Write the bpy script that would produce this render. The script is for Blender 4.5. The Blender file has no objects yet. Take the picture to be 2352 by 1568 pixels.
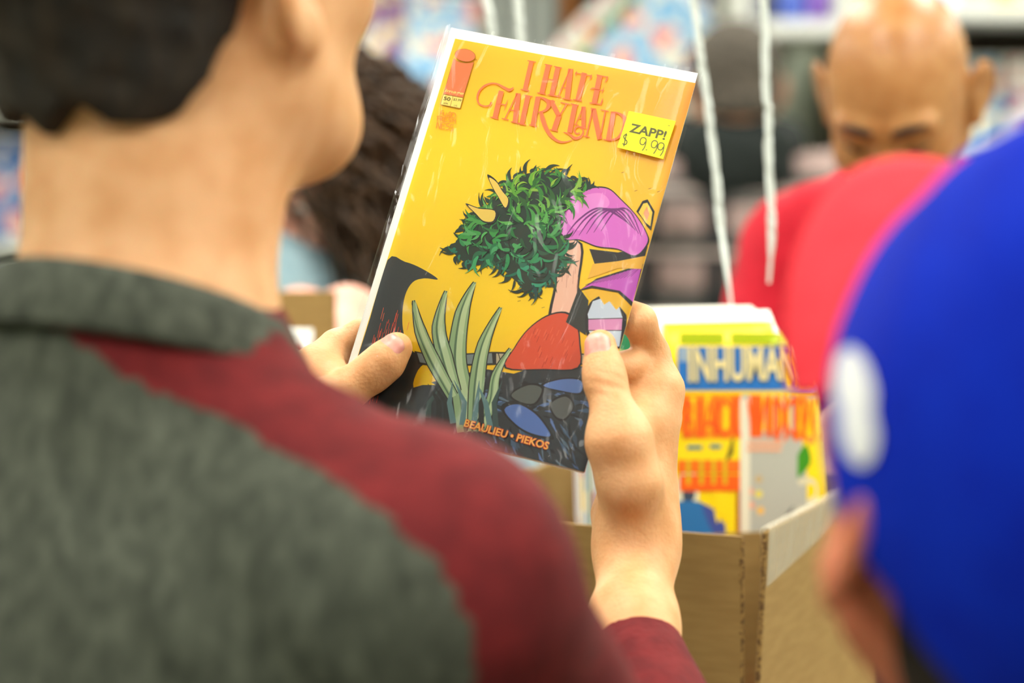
import bpy, bmesh, math, random
import numpy as np
from mathutils import Vector, Matrix
from mathutils.geometry import tessellate_polygon

scene = bpy.context.scene
COL = scene.collection
rnd = random.Random(7)

# ------------------------------------------------------------------ camera
FPX = 5104.0                         # focal length in pixels of the 2352 wide frame
CAM = np.array([0.0, 0.0, 1.5])
PITCH = math.radians(5.0)
RIGHT = np.array([1.0, 0, 0])
UP = np.array([0, math.sin(PITCH), math.cos(PITCH)])
FWD = np.array([0, math.cos(PITCH), -math.sin(PITCH)])
cam_d = bpy.data.cameras.new('camera')
cam = bpy.data.objects.new('camera', cam_d)
COL.objects.link(cam)
cam.location = CAM
cam.rotation_euler = (math.pi / 2 - PITCH, 0, 0)
cam_d.sensor_width = 36.0
cam_d.lens = 36.0 * FPX / 2352.0
cam_d.clip_start = 0.05
cam_d.dof.use_dof = True
cam_d.dof.focus_distance = 1.43
cam_d.dof.aperture_fstop = 3.3
cam_d.dof.aperture_blades = 0
scene.camera = cam

# ------------------------------------------------------------------ light, exposure
world = bpy.data.worlds.new('world')
scene.world = world
world.use_nodes = True
world.node_tree.nodes['Background'].inputs[0].default_value = (0, 0, 0, 1)
world.node_tree.nodes['Background'].inputs[1].default_value = 0.0
scene.view_settings.view_transform = 'Standard'
scene.view_settings.look = 'None'
scene.view_settings.gamma = 1.0
scene.view_settings.exposure = 0.42
scene.view_settings.use_curve_mapping = False
LAMP = 12.0                          # strength of the ceiling light panels
LAMP_COL = (1.0, 0.985, 0.90, 1)
PANELS = [(x, y) for x in (-2.45, -0.45, 1.3, 2.9) for y in (-0.6, 1.3, 3.2, 5.1)]


# ------------------------------------------------------------------ helpers
def P(px, py, d):
    """point seen at a photo pixel at depth d along the view axis"""
    return CAM + d * (FWD + (px - 1176) / FPX * RIGHT + (784 - py) / FPX * UP)


def lin(c):
    out = []
    for v in c[:3]:
        v = v / 255.0
        out.append(v / 12.92 if v <= 0.04045 else ((v + 0.055) / 1.055) ** 2.4)
    return (out[0], out[1], out[2], 1.0)


MATS = {}


def mat(name, c, rough=0.6, c2=None, scale=60.0, detail=3.0, bump=0.0, bscale=None, sss=0.0, spec=0.4,
        stretch=None, ramp=(0.35, 0.65), metal=0.0):
    """principled material, colour c broken up with c2 by a noise"""
    if name in MATS:
        return MATS[name]
    m = bpy.data.materials.new(name)
    m.use_nodes = True
    nt = m.node_tree
    b = nt.nodes['Principled BSDF']
    b.inputs['Roughness'].default_value = rough
    b.inputs['Specular IOR Level'].default_value = spec
    b.inputs['Metallic'].default_value = metal
    if sss:
        b.inputs['Subsurface Weight'].default_value = sss
        b.inputs['Subsurface Radius'].default_value = (0.012, 0.005, 0.003)
        b.inputs['Subsurface Scale'].default_value = 1.0
    tc = nt.nodes.new('ShaderNodeTexCoord')
    mp = nt.nodes.new('ShaderNodeMapping')
    nt.links.new(tc.outputs['Object'], mp.inputs[0])
    if stretch:
        mp.inputs['Scale'].default_value = stretch
    nz = nt.nodes.new('ShaderNodeTexNoise')
    nz.inputs['Scale'].default_value = scale
    nz.inputs['Detail'].default_value = detail
    nt.links.new(mp.outputs[0], nz.inputs['Vector'])
    if c2 is None:
        b.inputs['Base Color'].default_value = lin(c)
    else:
        r = nt.nodes.new('ShaderNodeValToRGB')
        r.color_ramp.elements[0].position = ramp[0]
        r.color_ramp.elements[1].position = ramp[1]
        r.color_ramp.elements[0].color = lin(c)
        r.color_ramp.elements[1].color = lin(c2)
        nt.links.new(nz.outputs['Fac'], r.inputs[0])
        nt.links.new(r.outputs[0], b.inputs['Base Color'])
    if bump:
        n2 = nt.nodes.new('ShaderNodeTexNoise')
        n2.inputs['Scale'].default_value = bscale or scale
        n2.inputs['Detail'].default_value = detail
        nt.links.new(mp.outputs[0], n2.inputs['Vector'])
        bp = nt.nodes.new('ShaderNodeBump')
        bp.inputs['Strength'].default_value = bump
        bp.inputs['Distance'].default_value = 0.002
        nt.links.new(n2.outputs['Fac'], bp.inputs['Height'])
        nt.links.new(bp.outputs[0], b.inputs['Normal'])
    MATS[name] = m
    return m


def skin(name, c, c2, spots=(), sss=0.25, rough=0.5, scale=40):
    """skin with soft patches of another colour: spots = (centre, radius, colour, amount)"""
    m = mat(name, c, rough, c2, scale=scale, detail=4, bump=0.25, bscale=420, sss=sss, spec=0.35)
    nt = m.node_tree
    b = nt.nodes['Principled BSDF']
    src = b.inputs['Base Color'].links[0].from_socket
    tc = [n for n in nt.nodes if n.type == 'TEX_COORD'][0]
    for cen, rad, colr, amt in spots:
        v = nt.nodes.new('ShaderNodeVectorMath')
        v.operation = 'DISTANCE'
        v.inputs[1].default_value = cen
        nt.links.new(tc.outputs['Object'], v.inputs[0])
        mr = nt.nodes.new('ShaderNodeMapRange')
        mr.inputs['From Min'].default_value = rad
        mr.inputs['From Max'].default_value = rad * 0.45
        mr.inputs['To Min'].default_value = 0
        mr.inputs['To Max'].default_value = amt
        nt.links.new(v.outputs['Value'], mr.inputs['Value'])
        mx = nt.nodes.new('ShaderNodeMix')
        mx.data_type = 'RGBA'
        nt.links.new(mr.outputs[0], mx.inputs[0])
        nt.links.new(src, mx.inputs[6])
        mx.inputs[7].default_value = lin(colr)
        src = mx.outputs[2]
    nt.links.new(src, b.inputs['Base Color'])
    return m


def props(o, label=None, cat=None, group=None, kind=None):
    if label:
        o['label'] = label
    if cat:
        o['category'] = cat
    if group:
        o['group'] = group
    if kind:
        o['kind'] = kind
    return o


def empty(name, loc, label, cat, group=None):
    o = bpy.data.objects.new(name, None)
    o.empty_display_size = 0.05
    COL.objects.link(o)
    o.location = loc
    return props(o, label, cat, group)


def mesh(name, verts, faces, m=None, parent=None, smooth=False, origin=None):
    """one mesh object; world-space verts are made relative to the parent's place"""
    v = np.asarray(verts, dtype=float).reshape(-1, 3)
    if origin is not None:
        v = v - np.asarray(origin, float)
    elif parent is not None and parent.get('worldverts', False):
        v = v - np.array(parent.location)
    me = bpy.data.meshes.new(name)
    me.from_pydata(v.tolist(), [], [tuple(f) for f in faces])
    me.update()
    if smooth:
        me.polygons.foreach_set('use_smooth', [True] * len(me.polygons))
    if m:
        for mm in (m if isinstance(m, (list, tuple)) else [m]):
            me.materials.append(mm)
    o = bpy.data.objects.new(name, me)
    COL.objects.link(o)
    if parent is not None:
        o.parent = parent
    elif origin is not None:
        o.location = origin
    return o


class MB:
    def __init__(s):
        s.v, s.f = [], []

    def add(s, v, f):
        n = len(s.v)
        s.v += [tuple(map(float, a)) for a in v]
        s.f += [tuple(i + n for i in q) for q in f]

    def box(s, lo, hi, M=None, bev=0.0):
        x0, y0, z0 = lo
        x1, y1, z1 = hi
        v = [(x0, y0, z0), (x1, y0, z0), (x1, y1, z0), (x0, y1, z0), (x0, y0, z1), (x1, y0, z1), (x1, y1, z1), (x0, y1, z1)]
        if M is not None:
            v = [tuple(M @ Vector(p)) for p in v]
        s.add(v, [(0, 3, 2, 1), (4, 5, 6, 7), (0, 1, 5, 4), (1, 2, 6, 5), (2, 3, 7, 6), (3, 0, 4, 7)])
        return s

    def tube(s, pts, rads, n=10, cap=True):
        pts = [np.asarray(p, float) for p in pts]
        k = len(pts)
        if not hasattr(rads, '__len__'):
            rads = [rads] * k
        base = len(s.v)
        prev = None
        for i in range(k):
            t = pts[min(i + 1, k - 1)] - pts[max(i - 1, 0)]
            t = t / (np.linalg.norm(t) + 1e-12)
            if prev is None:
                a = np.array([0, 0, 1.0]) if abs(t[2]) < 0.9 else np.array([1.0, 0, 0])
            else:
                a = prev
            u = a - t * (a @ t)
            u /= np.linalg.norm(u) + 1e-12
            w = np.cross(t, u)
            prev = u
            for j in range(n):
                an = 2 * math.pi * j / n
                s.v.append(tuple(pts[i] + rads[i] * (math.cos(an) * u + math.sin(an) * w)))
        for i in range(k - 1):
            for j in range(n):
                a, b2 = base + i * n + j, base + i * n + (j + 1) % n
                s.f.append((a, b2, b2 + n, a + n))
        if cap:
            s.f.append(tuple(base + j for j in reversed(range(n))))
            s.f.append(tuple(base + (k - 1) * n + j for j in range(n)))
        return s

    def build(s, name, m=None, parent=None, smooth=False, origin=None):
        return mesh(name, s.v, s.f, m, parent, smooth, origin)


def bevel(o, w, seg=2):
    md = o.modifiers.new('bevel', 'BEVEL')
    md.width = w
    md.segments = seg
    md.limit_method = 'ANGLE'
    return o


def box_obj(name, lo, hi, m, parent=None, bev=0.0, origin=None):
    b = MB()
    b.box(lo, hi)
    o = b.build(name, m, parent, origin=origin)
    if bev:
        bevel(o, bev)
    return o


# ------------------------------------------------------------------ signed-distance modelling (continuous bodies)
def seg(q, a, b, ra, rb=None):
    if rb is None:
        rb = ra
    a = np.asarray(a, np.float32)
    b = np.asarray(b, np.float32)
    ab = b - a
    t = np.clip((q - a) @ ab / max(float(ab @ ab), 1e-12), 0, 1)
    return np.linalg.norm(q - a - t[:, None] * ab, axis=1) - (ra + t * (rb - ra))


def ell(q, c, r, R=None):
    p = q - np.asarray(c, np.float32)
    if R is not None:
        p = p @ np.asarray(R, np.float32)      # columns of R = local axes
    r = np.asarray(r, np.float32)
    k0 = np.linalg.norm(p / r, axis=1)
    k1 = np.linalg.norm(p / (r * r), axis=1) + 1e-9
    return k0 * (k0 - 1) / k1


def smin(a, b, k):
    h = np.maximum(k - np.abs(a - b), 0) / k
    return np.minimum(a, b) - h * h * k * 0.25


def smax(a, b, k):
    return -smin(-a, -b, k)


def chain(q, pts, rads, k=0.01, d=None):
    for i in range(len(pts) - 1):
        e = seg(q, pts[i], pts[i + 1], rads[i], rads[i + 1])
        d = e if d is None else smin(d, e, k)
    return d


def surface(fn, lo, hi, h, slack=1.6):
    """naive surface nets over fn, evaluated only in blocks near the surface"""
    B = 8
    lo = np.asarray(lo, float)
    n = np.ceil((np.asarray(hi, float) - lo) / h / B).astype(int)
    nb = n
    n = n * B + 1
    cx = [lo[i] + (np.arange(nb[i]) + 0.5) * B * h for i in range(3)]
    G = np.stack(np.meshgrid(*cx, indexing='ij'), -1).reshape(-1, 3).astype(np.float32)
    dc = fn(G)
    V = np.empty(n, np.float32)
    big = np.repeat(np.repeat(np.repeat(np.sign(dc).reshape(nb), B, 0), B, 1), B, 2)
    V[:-1, :-1, :-1] = big
    V[-1], V[:, -1], V[:, :, -1] = 1, 1, 1
    act = np.nonzero(np.abs(dc) < slack * math.sqrt(3) * B * h * 0.5 + 0.004)[0]
    off = np.stack(np.meshgrid(*[np.arange(B + 1)] * 3, indexing='ij'), -1).reshape(-1, 3)
    bi = np.stack(np.unravel_index(act, nb), -1) * B
    for s in range(0, len(act), 400):
        idx = (bi[s:s + 400, None, :] + off[None]).reshape(-1, 3)
        pts = (lo + idx * h).astype(np.float32)
        V[idx[:, 0], idx[:, 1], idx[:, 2]] = fn(pts)
    S = V < 0
    c = [S[i:n[0] - 1 + i, j:n[1] - 1 + j, k:n[2] - 1 + k] for i in (0, 1) for j in (0, 1) for k in (0, 1)]
    cnt = sum(a.astype(np.int8) for a in c)
    cells = np.argwhere((cnt > 0) & (cnt < 8))
    num = -np.ones(np.array(n) - 1, np.int32)
    num[cells[:, 0], cells[:, 1], cells[:, 2]] = np.arange(len(cells))
    acc = np.zeros((len(cells), 3))
    w = np.zeros(len(cells))
    corners = [(i, j, k) for i in (0, 1) for j in (0, 1) for k in (0, 1)]
    val = {q: V[cells[:, 0] + q[0], cells[:, 1] + q[1], cells[:, 2] + q[2]] for q in corners}
    for a in corners:
        for ax in range(3):
            if a[ax] == 0:
                b = list(a)
                b[ax] = 1
                b = tuple(b)
                va, vb = val[a], val[b]
                cr = (va < 0) != (vb < 0)
                t = np.where(cr, va / np.where(cr, va - vb, 1), 0)
                p = np.tile(np.array(a, float), (len(cells), 1))
                p[:, ax] += t
                acc += p * cr[:, None]
                w += cr
    verts = lo + (cells + acc / w[:, None]) * h
    faces = []
    for ax in range(3):
        u, v = (ax + 1) % 3, (ax + 2) % 3
        sl0 = [slice(None)] * 3
        sl1 = [slice(None)] * 3
        sl0[ax] = slice(0, n[ax] - 1)
        sl1[ax] = slice(1, n[ax])
        A, Bq = S[tuple(sl0)], S[tuple(sl1)]
        e = np.argwhere(A != Bq)
        ok = (e[:, u] > 0) & (e[:, v] > 0) & (e[:, u] < n[u] - 1) & (e[:, v] < n[v] - 1)
        e = e[ok]
        inside = A[e[:, 0], e[:, 1], e[:, 2]]
        q = []
        for du, dv in ((-1, -1), (0, -1), (0, 0), (-1, 0)):
            cc = e.copy()
            cc[:, u] += du
            cc[:, v] += dv
            q.append(num[cc[:, 0], cc[:, 1], cc[:, 2]])
        q = np.stack(q, 1)
        q = np.where(inside[:, None], q, q[:, ::-1])
        faces.append(q)
    faces = np.concatenate(faces)
    faces = faces[(faces >= 0).all(1)]
    return verts, faces


def fast_mesh(name, parts, m, parent, smooth=True):
    """mesh object from (verts, quads) arrays, joined"""
    vs, fs, n = [], [], 0
    for v, f in parts:
        vs.append(v)
        fs.append(f + n)
        n += len(v)
    v = np.concatenate(vs)
    f = np.concatenate(fs)
    if parent is not None and parent.get('worldverts', False):
        v = v - np.array(parent.location)
    me = bpy.data.meshes.new(name)
    me.vertices.add(len(v))
    me.vertices.foreach_set('co', v.astype(np.float32).ravel())
    me.loops.add(len(f) * 4)
    me.loops.foreach_set('vertex_index', f.astype(np.int32).ravel())
    me.polygons.add(len(f))
    me.polygons.foreach_set('loop_start', np.arange(0, len(f) * 4, 4, dtype=np.int32))
    me.polygons.foreach_set('loop_total', np.full(len(f), 4, np.int32))
    me.update(calc_edges=True)
    me.validate()
    if smooth:
        me.polygons.foreach_set('use_smooth', [True] * len(me.polygons))
    if m:
        me.materials.append(m)
    o = bpy.data.objects.new(name, me)
    COL.objects.link(o)
    o.parent = parent
    return o


def vnoise(q, f, seed=0):
    """cheap smooth pseudo-noise in -1..1"""
    a = np.sin(q[:, 0] * f * 1.3 + q[:, 1] * f * 0.7 + seed) + np.sin(q[:, 1] * f * 1.7 - q[:, 2] * f * 0.9 + 2.1 * seed)
    b = np.sin(q[:, 2] * f * 1.5 + q[:, 0] * f * 1.1 + 0.7 * seed) + np.sin((q[:, 0] - q[:, 1] + q[:, 2]) * f * 2.3 + seed * 3)
    return (a + b) * 0.25


def frame(yaw, pitch=0.0, roll=0.0):
    """columns right, forward, up; yaw clockwise seen from above turns +Y to +X, pitch > 0 looks down"""
    M = Matrix.Rotation(-math.radians(yaw), 3, 'Z') @ Matrix.Rotation(-math.radians(pitch), 3, 'X') @ Matrix.Rotation(math.radians(roll), 3, 'Y')
    return np.array(M)


def head_sdf(q, ears=True):
    d = ell(q, (0, -.012, .035), (.075, .097, .088))
    d = smin(d, ell(q, (0, .034, -.022), (.062, .060, .085)), .04)
    d = smin(d, ell(q, (0, .056, -.086), (.036, .032, .028)), .035)
    ax = np.abs(q[:, 0])
    m = np.stack([ax, q[:, 1], q[:, 2]], 1)
    d = smin(d, seg(m, (.052, .002, -.055), (.020, .062, -.092), .016, .015), .03)
    d = smin(d, seg(m, (.012, .090, .036), (.046, .078, .036), .008), .016)
    d = smax(d, -ell(m, (.031, .101, .016), (.018, .014, .011)), .012)
    d = smin(d, ell(m, (.031, .076, .015), (.0135, .0135, .0125)), .004)
    d = smin(d, ell(m, (.040, .068, -.020), (.020, .018, .018)), .03)
    d = smin(d, seg(q, (0, .090, .020), (0, .113, -.020), .007, .0125), .012)
    d = smin(d, ell(m, (.013, .100, -.026), (.008, .010, .008)), .008)
    d = smin(d, seg(q, (-.020, .088, -.056), (.020, .088, -.056), .0065), .007)
    d = smin(d, seg(q, (-.016, .087, -.067), (.016, .087, -.067), .0075), .007)
    if ears:
        Re = frame(-28)
        e = ell(m, (.088, -.016, .004), (.0065, .023, .036), Re)
        e = smax(e, -ell(m, (.096, -.011, .006), (.007, .012, .020), Re), .006)
        e = smin(e, ell(m, (.081, -.002, -.027), (.0065, .010, .012)), .008)
        d = smin(d, e, .008)
    return d


def hand_simple(W, dr, nr, side):
    """list of finger and palm chains of a relaxed hand: wrist, direction, palm normal, side towards the thumb"""
    W, dr, nr, side = [np.asarray(a, float) / (1 if i == 0 else np.linalg.norm(a)) for i, a in enumerate((W, dr, nr, side))]
    out = []
    for i, (o, l) in enumerate(((.030, .075), (.010, .085), (-.010, .078), (-.030, .062))):
        k0 = W + dr * .085 + side * o
        k1 = k0 + dr * l * .48 + nr * l * .18
        k2 = k1 + dr * l * .30 + nr * l * .30
        k3 = k2 + dr * l * .10 + nr * l * .26
        out.append(([W + side * o * .5, k0, k1, k2, k3], [.017, .0115, .009, .0085, .007]))
    t0 = W + dr * .025 + side * .025
    t1 = t0 + dr * .035 + side * .028 + nr * .012
    t2 = t1 + dr * .032 + side * .006 + nr * .012
    out.append(([W + side * .01, t0, t1, t2], [.018, .016, .0115, .009]))
    return out


# ------------------------------------------------------------------ the room
def structure(o):
    o['kind'] = 'structure'
    return o


RX0, RX1, RY0, RY1, RZ = -3.6, 3.6, -2.8, 6.35, 3.0
wallm = mat('wall_paint', (176, 184, 164), 0.85, (168, 176, 156), scale=2.5, bump=0.1, bscale=180)
structure(box_obj('floor', (RX0, RY0, -.1), (RX1, RY1, 0), mat('floor_vinyl', (120, 112, 98), 0.5, (104, 98, 86), scale=6)))
structure(box_obj('ceiling', (RX0, RY0, RZ), (RX1, RY1, RZ + .1), mat('ceiling_board', (226, 226, 216), 0.9, (214, 214, 204), scale=40)))
structure(box_obj('wall_back', (RX0, RY1, 0), (RX1, RY1 + .1, RZ), wallm))
structure(box_obj('wall_front', (RX0, RY0 - .1, 0), (RX1, RY0, RZ), wallm))
structure(box_obj('wall_left', (RX0 - .1, RY0, 0), (RX0, RY1, RZ), wallm))
structure(box_obj('wall_right', (RX1, RY0, 0), (RX1 + .1, RY1, RZ), wallm))
structure(box_obj('baseboard_back', (RX0, RY1 - .015, 0), (RX1, RY1, .1), mat('baseboard_paint', (92, 88, 80), 0.5)))

lampm = bpy.data.materials.new('light_diffuser')
lampm.use_nodes = True
_nt = lampm.node_tree
_em = _nt.nodes.new('ShaderNodeEmission')
_em.inputs[0].default_value = LAMP_COL
_em.inputs[1].default_value = LAMP
_nt.links.new(_em.outputs[0], _nt.nodes['Material Output'].inputs[0])
whitem = mat('white_metal', (228, 230, 224), 0.4)
for (x, y) in PANELS:
    L = empty('ceiling_light_offscreen', (x, y, RZ), 'white framed fluorescent light panel set in the ceiling', 'ceiling light', 'fluorescent panels in the ceiling')
    b = MB()
    for (a0, b0, a1, b1) in ((-.33, -.63, .33, -.60), (-.33, .60, .33, .63), (-.33, -.60, -.30, .60), (.30, -.60, .33, .60)):
        b.box((a0, b0, -.03), (a1, b1, 0))
    b.build('frame', whitem, L)
    MB().box((-.30, -.60, -.018), (.30, .60, -.012)).build('diffuser_offscreen', lampm, L)

# ------------------------------------------------------------------ the comic held in both hands
BW, BH = .1715, .2667                     # backing board, metres
ex = .923 * RIGHT - .213 * UP - .319 * FWD
ey = .279 * RIGHT + .944 * UP + .174 * FWD
ex /= np.linalg.norm(ex)
ey -= ex * (ey @ ex)
ey /= np.linalg.norm(ey)
ez = np.cross(ex, ey)                     # towards the reader
BO = CAM - .0401 * RIGHT + .2072 * UP + 1.4691 * FWD


def ray_plane(px, py, O, n):
    d = FWD + (px - 1176) / FPX * RIGHT + (784 - py) / FPX * UP
    t = ((O - CAM) @ n) / (d @ n)
    return CAM + t * d


def cov(px, py):
    """photo pixel -> place on the cover, in metres from the board's top left corner"""
    p = ray_plane(px, py, BO + .0022 * ez, ez) - BO
    return (p @ ex, p @ ey)


def onc(px, py, off):
    """world point on the pixel's ray, off metres in front of the comic's plane"""
    return ray_plane(px, py, BO + off * ez, ez)


comic = empty('comic_book', (0, 0, 0), 'bagged comic with an orange and yellow cover and yellow price sticker, held in two hands', 'comic book')
comic.matrix_world = Matrix(((ex[0], ey[0], ez[0], BO[0]), (ex[1], ey[1], ez[1], BO[1]), (ex[2], ey[2], ez[2], BO[2]), (0, 0, 0, 1)))
boardm = mat('white_board', (252, 252, 246), 0.7)
box_obj('backing_board', (0, -BH, -.0006), (BW, 0, .0002), boardm, comic)
CT = .0022                                # height of the cover's face over the board's plane
cTL, cTR, cBR = cov(1046, 86), cov(1597, 193), cov(1331, 1081)
cx0, cx1, cy1, cy0 = cTL[0], cTR[0], (cTL[1] + cTR[1]) / 2, cBR[1]
box_obj('pages', (cx0 + .0004, cy0 + .0004, .0003), (cx1 - .0004, cy1 - .0004, CT - .0002), mat('page_edges', (238, 232, 214), 0.8), comic)

# printed colour field of the cover: yellow in the middle running to orange at the top and right
cm = bpy.data.materials.new('cover_print')
cm.use_nodes = True
nt = cm.node_tree
bs = nt.nodes['Principled BSDF']
bs.inputs['Roughness'].default_value = 0.35
tc = nt.nodes.new('ShaderNodeTexCoord')
dn = nt.nodes.new('ShaderNodeVectorMath')
dn.operation = 'DISTANCE'
dn.inputs[1].default_value = (cx0 + .055, cy0 + .135, CT)
nt.links.new(tc.outputs['Object'], dn.inputs[0])
rp = nt.nodes.new('ShaderNodeValToRGB')
mr = nt.nodes.new('ShaderNodeMapRange')
mr.inputs['From Min'].default_value = .02
mr.inputs['From Max'].default_value = .18
nt.links.new(dn.outputs['Value'], mr.inputs['Value'])
nt.links.new(mr.outputs[0], rp.inputs[0])
rp.color_ramp.elements[0].color = lin((255, 216, 0))
rp.color_ramp.elements[0].position = .30
rp.color_ramp.elements[1].color = lin((255, 160, 34))
rp.color_ramp.elements[1].position = 1.0
e = rp.color_ramp.elements.new(.62)
e.color = lin((255, 196, 14))
nt.links.new(rp.outputs[0], bs.inputs['Base Color'])
box_obj('cover', (cx0, cy0, CT - .0002), (cx1, cy1, CT), cm, comic)

LAYER = [0]


class Print:
    """flat inked shapes lying on a sheet, one material slot per colour, each shape a hair above the last"""

    def __init__(s, place):
        s.place, s.v, s.f, s.mi, s.mats = place, [], [], [], []

    def slot(s, c):
        m = mat('ink_%02x%02x%02x' % tuple(int(v) for v in c), c, 0.4)
        if m not in s.mats:
            s.mats.append(m)
        return s.mats.index(m)

    def poly(s, pts, c, z=None):
        if z is None:
            LAYER[0] += 1
            z = LAYER[0] * 1.2e-6
        p2 = [s.place(x, y) for x, y in pts]
        if len(p2) < 3:
            return
        tri = tessellate_polygon([[Vector((x, y, 0)) for x, y in p2]])
        n = len(s.v)
        s.v += [(x, y, z) for x, y in p2]
        k = s.slot(c)
        for t in tri:
            a, b, cc = [p2[i] for i in t]
            if (b[0] - a[0]) * (cc[1] - a[1]) - (b[1] - a[1]) * (cc[0] - a[0]) < 0:
                t = (t[0], t[2], t[1])
            s.f.append(tuple(i + n for i in t))
            s.mi.append(k)

    def stroke(s, pts, w, c, z=None):
        """line of varying width through pts (pixel units)"""
        pts = smooth_path(pts) if len(pts) > 3 else [np.array(p, float) for p in pts]
        k = len(pts)
        ws = np.interp(np.linspace(0, 1, k), np.linspace(0, 1, len(w)), w) if hasattr(w, '__len__') else [w] * k
        L, Rr = [], []
        for i in range(k):
            t = pts[min(i + 1, k - 1)] - pts[max(i - 1, 0)]
            t = t / (np.linalg.norm(t) + 1e-9)
            nrm = np.array([-t[1], t[0]])
            L.append(pts[i] + nrm * ws[i] / 2)
            Rr.append(pts[i] - nrm * ws[i] / 2)
        if z is None:
            LAYER[0] += 1
            z = LAYER[0] * 1.2e-6
        n = len(s.v)
        kk = s.slot(c)
        for a, b in zip(L, Rr):
            for q in (a, b):
                x, y = s.place(*q)
                s.v.append((x, y, z))
        for i in range(k - 1):
            s.f.append((n + 2 * i, n + 2 * i + 1, n + 2 * i + 3, n + 2 * i + 2))
            s.mi.append(kk)

    def build(s, name, parent, base, warp=None):
        v = [(x, y, z + base) for x, y, z in s.v]
        if warp:
            v = [warp(*p) for p in v]
        o = mesh(name, v, s.f, s.mats, parent)
        o.data.polygons.foreach_set('material_index', s.mi)
        return o


def smooth_path(pts, n=6, closed=False):
    p = [np.array(a, float) for a in pts]
    out = []
    k = len(p)
    rng = range(k) if closed else range(k - 1)
    for i in rng:
        if closed:
            a, b, c, d = p[(i - 1) % k], p[i], p[(i + 1) % k], p[(i + 2) % k]
        else:
            a, b, c, d = p[max(i - 1, 0)], p[i], p[i + 1], p[min(i + 2, k - 1)]
        for j in range(n):
            t = j / n
            out.append(.5 * ((2 * b) + (c - a) * t + (2 * a - 5 * b + 4 * c - d) * t * t + (3 * b - a - 3 * c + d) * t ** 3))
    if not closed:
        out.append(p[-1])
    return out


def blob(pts, n=5):
    return [tuple(q) for q in smooth_path(pts, n, True)]


# ---- picture: a generic arrangement of colour masses
INK = (34, 38, 40)
def cov_in(px, py):
    x, y = cov(px, py)
    return (min(max(x, cx0), cx1), min(max(y, cy0), cy1))


art = Print(cov_in)
# dark hill and its curl on the left
art.poly(blob([(890, 597), (930, 601), (968, 616), (1006, 641), (975, 639), (948, 648), (930, 680), (924, 730), (930, 775), (950, 808),
               (985, 822), (960, 850), (950, 890), (985, 905), (1000, 1003), (900, 975), (786, 944), (806, 870), (850, 730)], 4), (52, 58, 60))
for i in range(120):
    t = rnd.random()
    x = 900 - 70 * t + rnd.uniform(-25, 25) + (30 if rnd.random() < .3 else 0)
    y = 720 + 190 * t + rnd.uniform(-15, 15)
    l = rnd.uniform(8, 34)
    art.stroke([(x, y), (x - l * .25, y + l)], [1, rnd.uniform(4, 12), 1], rnd.choice([(240, 84, 50), (222, 66, 42), (246, 104, 66)]))
# dark ground mound
art.poly([(950, 890), (985, 880), (1040, 862), (1120, 848), (1180, 858), (1230, 842), (1300, 845), (1356, 838), (1440, 830), (1420, 960), (1360, 1110), (1180, 1060), (960, 1010)], (44, 54, 60))
art.poly([(966, 862), (980, 850), (992, 852), (984, 862), (998, 866), (984, 874), (1000, 884), (968, 884)], (255, 214, 0))
for i in range(120):
    t = rnd.random()
    x = rnd.uniform(1080, 1345)
    y = rnd.uniform(max(868, 900 - (x - 1080) * .2), 1072 - (1340 - x) * .24)
    if x > 1342 - (y - 850) * .05:
        continue
    l = rnd.uniform(14, 46)
    a = math.radians(rnd.uniform(40, 95)) if y > 960 else math.radians(rnd.uniform(-20, 25))
    c = rnd.choice([(74, 104, 150), (92, 122, 176), (64, 92, 120), (86, 110, 128), (58, 78, 96), (30, 38, 44), (36, 44, 50)])
    art.stroke([(x, y), (x + l * .5 * math.cos(a), y + l * .5 * math.sin(a)), (x + l * math.cos(a), y + l * math.sin(a))], [1, rnd.uniform(3, 13), 1], c)
for pts, c in (([(1150, 935), (1185, 920), (1230, 945), (1262, 985), (1270, 1010), (1220, 1000), (1180, 975)], (86, 120, 186)),
               ([(1240, 885), (1290, 868), (1340, 872), (1338, 905), (1290, 900)], (92, 126, 190)),
               ([(1170, 905), (1215, 880), (1250, 890), (1230, 930), (1190, 925)], (88, 96, 92)),
               ([(1262, 925), (1300, 905), (1320, 930), (1300, 965), (1275, 960)], (92, 98, 96))):
    art.poly(blob(pts, 4), INK)
    cxx, cyy = np.mean([p[0] for p in pts]), np.mean([p[1] for p in pts])
    art.poly(blob([(cxx + (x - cxx) * .86, cyy + (y - cyy) * .82) for x, y in pts], 4), c)
# grey bar across
art.poly([(952, 806), (1000, 816), (1130, 808), (1345, 812), (1345, 838), (1130, 838), (1000, 842), (960, 836)], INK)
art.poly([(958, 810), (1000, 819), (1130, 811), (1132, 834), (1000, 838), (965, 832)], (122, 136, 142))
art.poly([(1140, 812), (1343, 815), (1343, 835), (1140, 835)], (186, 176, 148))
for i in range(9):
    art.stroke([(1145 + i * 23, 812), (1152 + i * 23, 836)], 2, INK)
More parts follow.
